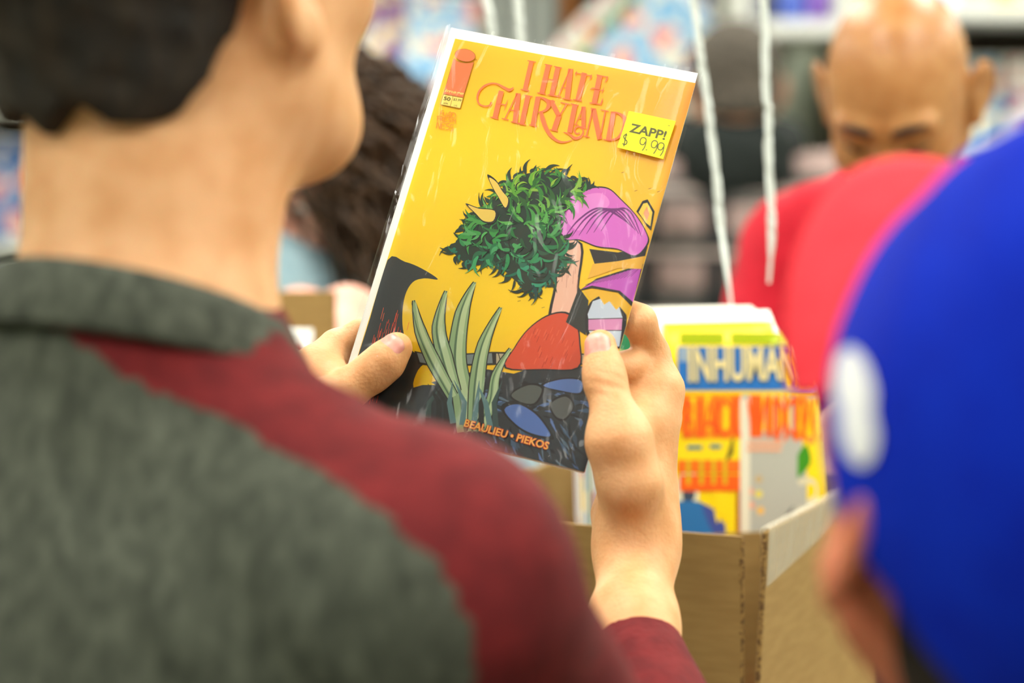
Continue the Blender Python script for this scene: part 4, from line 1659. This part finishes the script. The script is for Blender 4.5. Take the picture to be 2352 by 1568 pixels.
def old_text(nm, s_, a, b, hp, c, bold):
    o = text_at(nm, s_, a, b, hp, c, old_place, old, zo, bold)
    for v in o.data.vertices:
        v.co = old_warp(*v.co)


old_text('masthead_outline', 'INHUMANS', (1583, 877), (1860, 871), 74, (44, 88, 130), .045)
zo += .0002
old_text('masthead', 'INHUMANS', (1580, 874), (1857, 868), 74, (228, 210, 150), .028)
old_text('second_title', 'BLACK WIDOW', (1572, 1004), (1880, 1000), 88, (244, 92, 10), .0)
for i in range(12):
    bagged('white board of a bagged comic behind the old two-part comic, %s in its stack' % ['first', 'second', 'third', 'fourth', 'fifth', 'sixth', 'seventh', 'eighth', 'ninth', 'tenth', 'eleventh', 'twelfth'][i],
           tuple(oO + oux * (.014 + rnd.uniform(-.003, .003)) - onn * (.012 + i * .0052) - ouz * .263 + arr(0, 0, rnd.uniform(-.002, .003))),
           (-olean, 0, oyaw), rnd.randrange(9), i % 4, 'stack behind the old comic', w=.138, hgt=.268)

# ------------------------------------------------------------------ the other people
# ---- bald man in a red T-shirt, head bowed, across the table
skin_b = skin('skin_bald', (186, 134, 84), (170, 114, 66), sss=.12, rough=.30)
redm = mat('red_cotton', (188, 14, 38), .9, (202, 24, 46), scale=40, bump=.3, bscale=260)
MH = P(2066, 228, 2.34)
MN = P(2085, 400, 2.52)
mroot, mRT, mJ, mhead = person(
    'bald person in a red T-shirt bowing over the boxes across the table', (MN[0], MN[1], 0),
    dict(N=MN, SL=(MN[0] + .205, MN[1] + .0, MN[2] - .10), SR=P(1850, 590, 2.50), EL=(MN[0] + .27, MN[1] - .10, 1.10), ER=(MN[0] - .23, MN[1] - .10, 1.08),
         WL=(.56, 2.14, .912), WR=(.335, 2.05, 1.245), H=(MN[0], MN[1] + .12, .90), AL=(MN[0] + .10, MN[1] + .14, .08), AR=(MN[0] - .10, MN[1] + .14, .08)),
    (MH, frame(200, 44, 0), .96), skin_b, redm, denim, hands={'L': ((-.15, -1, -.18), (0, .1, -1), (-1, .2, 0)), 'R': ((-.3, -.95, -.05), (0, .2, -1), (-1, .3, .1))},
    h=.009, hh=.005, cut=.78, wrinkle=.004)
browm = mat('dark_brow_hair', (46, 30, 20), .8)
Mf = frame(200, 44, 0)
for sg in (-1, 1):
    mb = MB()
    mb.tube([MH + Mf @ arr(sg * x, y, z) * .96 for x, y, z in ((.012, .0985, .040), (.028, .0965, .045), (.046, .086, .042))], [.004, .0045, .002], 6)
    mb.build('eyebrow', browm, mroot, smooth=True)
    mb = MB()
    mb.tube([MH + Mf @ arr(sg * x, y, z) * .96 for x, y, z in ((.018, .086, .011), (.031, .0905, .008), (.045, .083, .012))], [.002, .0035, .002], 6)
    mb.build('eyelashes', browm, mroot, smooth=True)

# ---- person in a plaid shirt with a dark hood, back to us
pm_ = bpy.data.materials.new('plaid_flannel')
pm_.use_nodes = True
nt = pm_.node_tree
b_ = nt.nodes['Principled BSDF']
b_.inputs['Roughness'].default_value = .95
tc = nt.nodes.new('ShaderNodeTexCoord')
sp = nt.nodes.new('ShaderNodeSeparateXYZ')
nt.links.new(tc.outputs['Object'], sp.inputs[0])


def bands(sock, period, width, shift):
    a = nt.nodes.new('ShaderNodeMath')
    a.operation = 'ADD'
    a.inputs[1].default_value = shift + 10
    nt.links.new(sock, a.inputs[0])
    m1 = nt.nodes.new('ShaderNodeMath')
    m1.operation = 'MODULO'
    m1.inputs[1].default_value = period
    nt.links.new(a.outputs[0], m1.inputs[0])
    l = nt.nodes.new('ShaderNodeMath')
    l.operation = 'LESS_THAN'
    l.inputs[1].default_value = width
    nt.links.new(m1.outputs[0], l.inputs[0])
    return l.outputs[0]


def mixc(f, a, c, amt=1.0):
    mx = nt.nodes.new('ShaderNodeMix')
    mx.data_type = 'RGBA'
    if amt != 1.0:
        k = nt.nodes.new('ShaderNodeMath')
        k.operation = 'MULTIPLY'
        k.inputs[1].default_value = amt
        nt.links.new(f, k.inputs[0])
        f = k.outputs[0]
    nt.links.new(f, mx.inputs[0])
    if isinstance(a, tuple):
        mx.inputs[6].default_value = a
    else:
        nt.links.new(a, mx.inputs[6])
    mx.inputs[7].default_value = c
    return mx.outputs[2]


c_ = mixc(bands(sp.outputs[2], .10, .052, .0), lin((150, 128, 122)), lin((52, 60, 58)), .85)
c_ = mixc(bands(sp.outputs[0], .12, .045, .02), c_, lin((16, 22, 24)), .9)
c_ = mixc(bands(sp.outputs[2], .11, .012, .02), c_, lin((200, 180, 172)), .6)
nt.links.new(c_, b_.inputs['Base Color'])
PD = 3.95
PH = P(1685, 215, PD)
PN = P(1682, 345, PD + .02)
skin_p = skin('skin_plaid', (206, 160, 132), (190, 140, 112), sss=.1)
proot, pRT, pJ, _ = person(
    'grey haired person in a plaid shirt and black hood, back turned, by the shelves', (PN[0], PN[1], 0),
    dict(N=PN, SL=P(1490, 470, PD), SR=P(1915, 450, PD + .02), EL=(P(1480, 760, PD)[0] - .03, PD + .05, 1.12), ER=(P(1930, 760, PD)[0] + .03, PD + .05, 1.12), WL=(P(1520, 0, PD)[0], PD + .28, 1.10), WR=(P(1880, 0, PD)[0], PD + .28, 1.10),
         H=(PN[0], PN[1] + .02, .92), AL=(PN[0] - .10, PN[1] + .02, .08), AR=(PN[0] + .10, PN[1] + .02, .08)),
    (PH, frame(-8, 14, 0), .93), skin_p, pm_, mat('khaki_cotton', (120, 108, 82), .9), hands={'L': ((.1, 1, 0), (0, 0, -1), (1, 0, 0)), 'R': ((-.1, 1, 0), (0, 0, -1), (-1, 0, 0))},
    sleeve='long', cut=.9, h=.011, hh=.006, wrinkle=.005)
hair_cap(proot, PH, frame(-8, 14, 0), .93, lambda p: p[:, 2] - np.interp(p[:, 1], [-.13, -.06, -.02, .03, .07], [-.075, -.06, .0, .035, .06]), mat('grey_hair', (88, 80, 70), .85, (58, 54, 46), scale=90, bump=.6), thick=.013, rough=.004, h=.006)


def hood(q):
    d = seg(q, PN + arr(-.055, -.075, .010), PN + arr(.055, -.075, .010), .045)
    d = smin(d, seg(q, PN + arr(-.09, -.01, .015), PN + arr(.09, -.01, .015), .042), .04)
    d = smin(d, ell(q, PN + arr(0, -.085, -.035), (.10, .040, .055)), .03)
    d = smax(d, -seg(q, PN + arr(0, .02, -.1), PN + arr(0, .03, .3), .058), .01)
    return d + .004 * vnoise(q, 50, 3)


fast_mesh('hood', [surface(hood, PN - .22, PN + .22, .007)], mat('black_fleece', (20, 26, 24), .95, (30, 36, 34), scale=120), proot)

# ---- person with long curly hair leaning over the far end, pale blue top
WD = 2.62
WH = P(735, 400, WD)
WN = P(840, 600, WD + .06)
skin_w = skin('skin_curly', (226, 172, 150), (214, 152, 132), sss=.15)
bluem = mat('pale_blue_cotton', (150, 176, 184), .9, (132, 160, 170), scale=30, bump=.3, bscale=200)
wroot, wRT, wJ, _ = person(
    'person with long curly brown hair in a pale blue top leaning over the tan box', (WN[0] + .05, WN[1] + .25, 0),
    dict(N=WN, SL=P(600, 690, WD - .06), SR=P(960, 690, WD + .20), EL=(P(600, 0, 2.4)[0] - .02, 2.42, 1.13), ER=(P(900, 0, 2.5)[0], 2.52, 1.12), WL=P(690, 715, 2.30), WR=P(800, 712, 2.27),
         H=(WN[0] + .10, WN[1] + .32, .88), AL=(WN[0], WN[1] + .36, .08), AR=(WN[0] + .18, WN[1] + .34, .08)),
    (WH, frame(215, 30, -18), .95), skin_w, bluem, denim, hands={'L': ((.1, -.8, -.3), (0, .3, -1), (1, 0, 0)), 'R': ((-.3, -.9, -.25), (0, .3, -1), (-1, 0, 0))},
    sleeve='long', cut=.80, h=.009, hh=.0055, wrinkle=.004, fat=.88)
curlm = mat('curly_brown_hair', (44, 29, 14), .6, (74, 50, 26), scale=70, bump=.3)
hb = MB()
rc = random.Random(11)
WR_ = frame(215, 30, -18)
for i in range(210):
    # each lock springs from the scalp and falls in a spiral, most of them to the right of the face
    th, ph = rc.uniform(0, 2 * math.pi), rc.uniform(.0, 1.25)
    loc_ = arr(math.sin(ph) * math.cos(th) * .076, -.012 + math.sin(ph) * math.sin(th) * .092 - .01, .036 + math.cos(ph) * .090)
    if loc_[1] > .05 and loc_[2] < .08:
        continue
    p0 = WH + WR_ @ loc_ * .95
    out = nvec(WR_ @ (loc_ - arr(0, -.012, .03)))
    fall = rc.uniform(.10, .24)
    tgt = arr(p0[0] + rc.uniform(.01, .085) + .03, p0[1] - rc.uniform(-.02, .05), p0[2] - fall)
    n = 26
    pts = []
    tw, rr, p_ = rc.uniform(3, 6) * 2 * math.pi, rc.uniform(.006, .012), rc.uniform(0, 6)
    for j in range(n):
        t = j / (n - 1)
        c = p0 * (1 - t) ** 2 + 2 * t * (1 - t) * (p0 + out * .07 + arr(.01, 0, .02)) + t * t * tgt
        pts.append(c + min(1, t * 4) * rr * arr(math.cos(tw * t + p_), math.sin(tw * t + p_), .3 * math.sin(tw * t)))
    hb.tube(pts, [.0055 - .003 * (j / n) for j in range(n)], 5)
hb.v = [tuple(p) for p in hb.v]
hr = hb.build('curly_hair', curlm, wroot, smooth=True)
hr['kind'] = 'stuff'
hair_cap(wroot, WH, WR_, .95, lambda p: p[:, 2] - np.interp(p[:, 1], [-.13, -.06, .0, .04, .07], [-.09, -.09, -.03, .03, .065]), curlm, thick=.016, rough=.006, h=.006, name='hair')

# ---- person in a blue cap with a red bill close by on the right, seen from behind, looking up
capm = mat('royal_blue_twill', (0, 30, 158), .9, (0, 38, 172), scale=30, bump=.2, bscale=300, spec=.15)
billm = mat('red_twill', (196, 24, 40), .85, (210, 34, 48), scale=40, bump=.2, bscale=400)
TR = frame(-15, -36, 0)
TH = P(1918, 1090, .80) - TR @ arr(-.094, 0, .020)
TN = TH + arr(.015, -.045, -.175)
skin_t = skin('skin_near', (206, 128, 96), (194, 108, 78), sss=.3)
troot, tRT, tJ, _ = person(
    'person in a royal blue cap with red bill and pale side emblem, turned away', (TN[0], TN[1], 0),
    dict(N=TN, SL=TN + arr(-.165, .02, -.085), SR=TN + arr(.165, .05, -.085), EL=TN + arr(-.20, .05, -.33), ER=TN + arr(.22, .10, -.33), WL=TN + arr(-.10, .24, -.36), WR=TN + arr(.14, .28, -.36),
         H=(TN[0] + .01, TN[1] + .02, .76), AL=(TN[0] - .10, TN[1], .08), AR=(TN[0] + .10, TN[1], .08)),
    (TH, TR, 1.0), skin_t, mat('charcoal_cotton', (48, 48, 52), .9), denim, hands={'L': ((.3, .9, 0), (.2, 0, -1), (1, 0, .3)), 'R': ((-.3, .9, 0), (-.2, 0, -1), (-1, 0, .3))},
    h=.009, hh=.0045, wrinkle=.004, fat=.9)
hair_cap(troot, TH, TR, 1.0, lambda p: p[:, 2] - np.interp(p[:, 1], [-.13, -.06, -.03, -.02, .07], [-.085, -.075, -.03, .03, .05]), hairm, thick=.007, rough=.002, h=.005)


def rim_z(y):
    return np.interp(y, [-.11, -.05, .02, .10], [-.016, .006, .020, .036])


def crown(q):
    p = (q - TH.astype(np.float32)) @ TR.astype(np.float32)
    d = ell(p, (0, -.008, .026), (.096, .116, .142))
    d = d + .0016 * vnoise(p, 45, 6) + .0007 * np.cos(6 * np.arctan2(p[:, 0], p[:, 1] + .008))
    return smax(d, rim_z(p[:, 1]) - p[:, 2], .002)


cap_o = fast_mesh('cap_crown', [surface(crown, TH - .20, TH + .20, .004)], capm, troot)
mb = MB()
bt = TH + TR @ arr(0, -.008, .168)
mb.tube([bt + TR @ arr(0, 0, k) for k in (-.004, .0, .003, .005)], [.009, .009, .006, .001], 12)
mb.build('cap_button', capm, troot, smooth=True)
vs, fs = [], []
NA, NR = 28, 8
for top in (1, 0):
    for i in range(NA + 1):
        th = math.radians(-60 + 120 * i / NA)
        for j in range(NR + 1):
            t = j / NR
            x0, y0 = .094 * math.sin(th), -.008 + .113 * math.cos(th)
            ext = .078 * max(0, math.cos(th * 90 / 62)) ** .55
            x, y = x0 * (1 + .10 * t * math.cos(th)), y0 + ext * t
            z = float(rim_z(min(y0, .10))) + .001 - .10 * (x / .09) ** 2 * .16 - .012 * t + (.0028 if top else 0)
            vs.append(tuple(TH + TR @ arr(x, y, z)))
n1 = (NA + 1) * (NR + 1)
for i in range(NA):
    for j in range(NR):
        a = i * (NR + 1) + j
        q = (a, a + NR + 1, a + NR + 2, a + 1)
        fs += [q, tuple(k + n1 for k in q[::-1])]
    a = i * (NR + 1) + NR
    fs.append((a, a + NR + 1, a + NR + 1 + n1, a + n1))
mesh('cap_bill', vs, fs, billm, troot, smooth=True)

# ---- a smaller person far behind
KD = 4.75
KH = P(945, 320, KD)
KN = P(950, 425, KD + .02)
skin_k = skin('skin_far', (232, 182, 140), (222, 166, 124), sss=.1)
kroot, _, _, _ = person(
    'dark haired person in a pale top standing far back by the shelves', (KN[0], KN[1], 0),
    dict(N=KN, SL=KN + arr(.15, 0, -.08), SR=KN + arr(-.15, 0, -.08), EL=KN + arr(.19, .02, -.32), ER=KN + arr(-.19, .02, -.32), WL=KN + arr(.14, -.16, -.42), WR=KN + arr(-.14, -.16, -.42), H=(KN[0], KN[1] + .02, .80), AL=(KN[0] + .09, KN[1], .08), AR=(KN[0] - .09, KN[1], .08)),
    (KH, frame(195, 12, 0), .92), skin_k, mat('cream_cotton', (206, 204, 186), .9), denim, hands={'L': ((-.4, -.9, .1), (0, 0, -1), (-1, 0, 0)), 'R': ((.4, -.9, .1), (0, 0, -1), (1, 0, 0))}, h=.011, hh=.007, fat=.85)
hair_cap(kroot, KH, frame(195, 12, 0), .92, lambda p: p[:, 2] - np.interp(p[:, 1], [-.13, -.06, -.01, .04, .08], [-.07, -.06, -.02, .04, .055]), mat('brown_hair', (46, 34, 20), .8), thick=.016, rough=.004, h=.007)


# eyes and brows of the faces turned away or far off
eyem = mat('eye_white', (228, 224, 216), .3)
irism = mat('dark_iris', (40, 28, 20), .3)
for rt_, hc_, hr_, hs_ in ((reader, RHC, RHR, .97), (wroot, WH, WR_, .95), (kroot, KH, frame(195, 12, 0), .92), (troot, TH, TR, 1.0), (proot, PH, frame(-8, 14, 0), .93)):
    for sg in (-1, 1):
        mb = MB()
        mb.tube([hc_ + hr_ @ arr(sg * x, y, z) * hs_ for x, y, z in ((.012, .0985, .041), (.028, .0965, .046), (.046, .086, .043))], [.003, .004, .002], 6)
        mb.build('eyebrow', hairm, rt_, smooth=True)
        mb = MB()
        mb.tube([hc_ + hr_ @ arr(sg * .031, y, .013) * hs_ for y in (.0850, .0885, .0900, .0908)], [.0085, .0065, .0045, .0010], 14)
        mb.build('eye', eyem, rt_, smooth=True)
        mb = MB()
        mb.tube([hc_ + hr_ @ arr(sg * .031, y, .012) * hs_ for y in (.0880, .0915)], [.0045, .0035], 12)
        mb.build('iris', irism, rt_, smooth=True)

# emblem on the side of the cap, laid on the cloth
from mathutils.bvhtree import BVHTree
tb_ = BVHTree.FromPolygons([tuple(v.co + troot.location) for v in cap_o.data.vertices], [tuple(p.vertices) for p in cap_o.data.polygons])
vs, fs = [], []
NU, NV = 16, 24
for j in range(NV + 1):
    for i in range(NU + 1):
        a, b = i / NU * 2 - 1, j / NV * 2 - 1
        hw = 46 * math.sqrt(max(0, 1 - b * b)) * (1 - .22 * math.exp(-((b - .1) / .25) ** 2)) + 1
        px, py = 1972 + 14 * b + hw * a, 935 + 135 * b
        dr = Vector(nvec(P(px, py, 1.0) - CAM))
        hit = tb_.ray_cast(Vector(CAM), dr)
        p = hit[0] + hit[1] * .0012 if hit[0] is not None else Vector(P(px, py, .84))
        vs.append(tuple(p))
for j in range(NV):
    for i in range(NU):
        a = j * (NU + 1) + i
        fs.append((a, a + NU + 1, a + NU + 2, a + 1))
mesh('cap_emblem', vs, fs, mat('white_print', (222, 224, 226), .8), troot, smooth=True)

# ------------------------------------------------------------------ shelves along the back wall
shm = mat('pale_shelf_laminate', (206, 208, 196), .5, (198, 200, 188), scale=8)
shd = mat('dark_brown_panel', (58, 46, 34), .7, (50, 40, 30), scale=10)
case = empty('bookcase', (-.70, 5.45, 0), 'pale laminate bookcase on the back wall filled with bagged comics', 'bookcase')
case['worldverts'] = True
CX0, CX1, CY0, CY1 = -1.75, .525, 5.29, 5.66
SHZ = [.10, .52, .92, 1.27, 1.605, 2.02, 2.40]
for z in SHZ:
    box_obj('shelf', (CX0 + .02, CY0, z - .022), (CX1 - .02, CY1, z), shm, case)
for x in (CX0, -1.05, -.50, CX1 - .02):
    box_obj('upright', (x, CY0 - .002, 0), (x + .02, CY1, 2.42), shm, case)
box_obj('back_panel', (CX0, CY1, 0), (CX1, CY1 + .012, 2.42), shd, case)
wordy = ['leaning against the upright', 'propped beside a magazine', 'standing face out', 'tilted on its corner', 'slipped behind another comic', 'leaning to the left', 'half hidden', 'with a curled corner']
def shelf_comic(px, z, k, seed, lean=0.0, yaw=0.0, d=5.42, hgt=.258, w=.168, lab='', pitch=-10):
    x = (px - 1176) / FPX * d
    return bagged('%s comic %s on the back shelf' % (PNAME[k], lab), (x, d, z + .001 + abs(math.sin(lean)) * w / 2), (math.radians(pitch), lean, 0), k, seed, 'comics on the back shelf', w=w, hgt=hgt)
Z5 = SHZ[4]
shelf_n = [5, 3, 1, 4, 2, 0, 5, 3, 1, 4, 2]
for px, k, lean, yaw, lab in ((838, 4, .12, .3, 'nearest the left upright, showing green'), (866, 5, .30, .0, 'with a white cover, leaning steeply'), (898, 3, .22, .1, 'leaning beside the white one'),
                              (938, 2, .05, -.1, 'standing straight beside the purple one'), (968, 5, -.25, 0, 'with a plain white cover under the light'), (996, 7, .1, .2, 'next to the row of grey spines')):
    shelf_comic(px, Z5, k, len(lab) % 4, lean, yaw, 5.37 + .022 * shelf_n.pop(0), lab=lab)
sgrey = [mat('grey_spine_%d' % i, c, .5) for i, c in enumerate(((168, 174, 166), (140, 146, 142), (186, 192, 184), (120, 124, 122)))]
for i in range(12):
    px = 1092 + i * 16
    x = (px - 1176) / FPX * 5.38
    o = box_obj('boxed_volume', (0, 0, 0), (.0155, .17, .27 + .01 * ((i * 7) % 3)), sgrey[i % 4], origin=(0, 0, 0), bev=.0015)
    o.location = (x, 5.47, Z5 + .0015)
    props(o, 'grey slipcased volume in the row of upright spines on the back shelf', 'book', 'row of grey spines')
o = box_obj('storage_binder', (0, 0, 0), (.036, .20, .29), mat('orange_brown_binder', (150, 92, 30), .6), origin=(0, 0, 0), bev=.003)
o.location = ((1292 - 1176) / FPX * 5.38, 5.45, Z5 + .0015)
props(o, 'orange brown binder standing at the end of the grey spines', 'binder')
for px, k, lean, lab, yw in ((1375, 5, .75, 'slumped over beside the binder', 0), (1425, 4, .80, 'with a green edge, slumped on the white one', .1), (1470, 7, .78, 'slumped third from the binder', 0),
                         (1484, 5, .7, 'white and bright, slumped under the plaid shirted person', 0), (1535, 1, .35, 'blue, low beside the end upright', .2)):
    shelf_comic(px - 62, Z5, k, len(lab) % 4, lean, yw, 5.32 + .012 * shelf_n.pop(0), lab=lab, pitch=-2)
# lower and upper shelves
slots = [-1.60 + .20 * j for j in range(3)] + [-.89 + .23 * j for j in range(2)] + [-.36 + .19 * j for j in range(5)]
for zi in (1, 2, 3, 5):
    for j, x in enumerate(slots):
        k = (j * 5 + zi * 3) % 9
        bagged('%s comic standing on the %s shelf of the bookcase, %s along' % (PNAME[k], ['', 'second', 'third', 'fourth', '', 'topmost'][zi], W0[j]),
               (x, 5.45, SHZ[zi] + .001), (math.radians(-9), 0, 0), k, (j + zi) % 4, 'face-out comics on the bookcase')

# framed wall cabinet with a blue box inside
cab = empty('wall_cabinet', ((1812 - 1176) / FPX * 5.3, 5.5, 1.78), 'white framed wall cabinet with blue boxes inside, above the plaid shirted person', 'cabinet')
cab['worldverts'] = True
ax0, ax1 = (1690 - 1176) / FPX * 5.3, (1942 - 1176) / FPX * 5.3
az0, az1 = 1.762, 2.25
box_obj('bottom_rail', (ax0, 5.28, az0), (ax1, RY1, az0 + .035), whitem, cab, .003)
box_obj('top_rail', (ax0, 5.28, az1), (ax1, RY1, az1 + .035), whitem, cab, .003)
for x in (ax0, ax1 - .03):
    box_obj('side_post', (x, 5.28, az0 + .035), (x + .03, RY1, az1), whitem, cab, .003)
box_obj('back', (ax0 + .03, RY1 - .02, az0 + .035), (ax1 - .03, RY1 - .004, az1), shd, cab)
for i, (a_, b_, hh_, c_, lb) in enumerate(((.04, .09, .30, (30, 34, 60), 'dark navy boxed figure in the wall cabinet'), (.10, .165, .26, (50, 76, 170), 'blue boxed figure in the wall cabinet'), (.17, .225, .28, (110, 70, 170), 'violet boxed figure in the wall cabinet'))):
    o = box_obj('figure_box', (0, 0, 0), (b_ - a_, .10, hh_), mat('boxed_%d' % i, c_, .35, tuple(min(255, v + 90) for v in c_), scale=16, ramp=(.5, .6)), origin=(0, 0, 0), bev=.003)
    o.location = (ax0 + a_, 5.34, az0 + .035)
    props(o, lb, 'box')
# long wall shelf to the right with a dark valance and pale items below
ws = empty('wall_shelf', (1.5, 5.6, 1.8), 'long pale wall shelf with a dark panel beneath, behind the bald person', 'shelf')
ws['worldverts'] = True
bx0 = (2020 - 1176) / FPX * 5.3
box_obj('shelf_board', (bx0, 5.25, 1.800), (3.2, RY1, 1.835), whitem, ws, .003)
box_obj('dark_panel', (bx0, 5.75, 1.25), (3.2, 5.77, 1.80), shd, ws)
box_obj('lower_shelf', (bx0, 5.25, 1.46), (3.2, 5.75, 1.485), whitem, ws, .003)
for x in (bx0, 3.17):
    box_obj('side_panel', (x, 5.25, 1.25), (x + .03, RY1, 1.80), shd, ws)
for i in range(9):
    k = (7, 5, 7, 1, 5, 3, 5, 0, 7)[i]
    x = (2235 - 1176) / FPX * 5.4 + i * .185
    bagged('%s comic leaning on the lower wall shelf behind the bald person, %s along' % (PNAME[k], W0[i]), (x, 5.50, 1.486), (math.radians(-12), 0, 0), k, i % 4, 'comics on the right wall shelf', hgt=.235)
for i in range(7):
    k = (1, 2, 5, 4, 0, 3, 8)[i]
    bagged('%s comic displayed on top of the long wall shelf, %s along' % (PNAME[k], W0[i]), (bx0 + .12 + i * .26, 5.45, 1.836), (math.radians(-12), 0, 0), k, i % 4, 'comics on top of the wall shelf')

# ------------------------------------------------------------------ white ribbons hanging from the ceiling
ribm = mat('white_ribbon', (206, 212, 206), .35, spec=.6)


def ribbon(pts, d, w, label):
    w3 = [P(x, y, dd) for x, y, dd in pts]
    top = w3[0] + (w3[0] - w3[1]) * arr(1, 1, 0) * .3
    top = arr(w3[0][0] - .02, w3[0][1] + .01, RZ)
    path = [top] + w3
    pp = []
    for i in range(len(path) - 1):
        for t in np.linspace(0, 1, 9)[:-1]:
            pp.append(lerp(path[i], path[i + 1], t))
    pp.append(path[-1])
    vs, fs = [], []
    for i, p in enumerate(pp):
        a = .5 * math.sin(i * .55) + .25 * math.sin(i * 1.7)
        s_ = arr(math.cos(a), math.sin(a), 0) * w / 2 * (1 if i < len(pp) - 10 else max(.25, (len(pp) - i) / 10))
        vs += [p - s_, p + arr(0, -.0012, 0), p + s_]
    for i in range(len(pp) - 1):
        for j in range(2):
            fs.append((i * 3 + j, i * 3 + j + 1, i * 3 + j + 4, i * 3 + j + 3))
    o = mesh('ribbon', vs, fs, ribm, None, origin=top)
    sd = o.modifiers.new('thickness', 'SOLIDIFY')
    sd.thickness = .0006
    return props(o, label, 'ribbon')


RD = 1.93
ribbon([(1590, -40, RD), (1603, 90, RD), (1617, 180, RD), (1632, 290, RD), (1648, 430, RD), (1655, 520, RD), (1682, 716, RD - .03)], RD, .0072, 'crinkled white ribbon ending on the stacked comics behind the old comic')
ribbon([(1754, -40, RD), (1757, 80, RD), (1760, 230, RD), (1766, 250, RD), (1764, 330, RD), (1771, 470, RD), (1773, 540, RD), (1766, 650, RD)], RD, .0072, 'crinkled white ribbon hanging in front of the red T-shirt')
ribbon([(1108, -40, RD + .1), (1122, 20, RD + .1), (1136, 110, RD + .1), (1150, 260, RD + .1)], RD, .0085, 'white ribbon disappearing behind the held comic, beside the white comic on the shelf')
ribbon([(1188, -40, RD + .1), (1192, 40, RD + .1), (1200, 130, RD + .1), (1206, 280, RD + .1)], RD, .0080, 'white ribbon disappearing behind the held comic, before the grey spines')
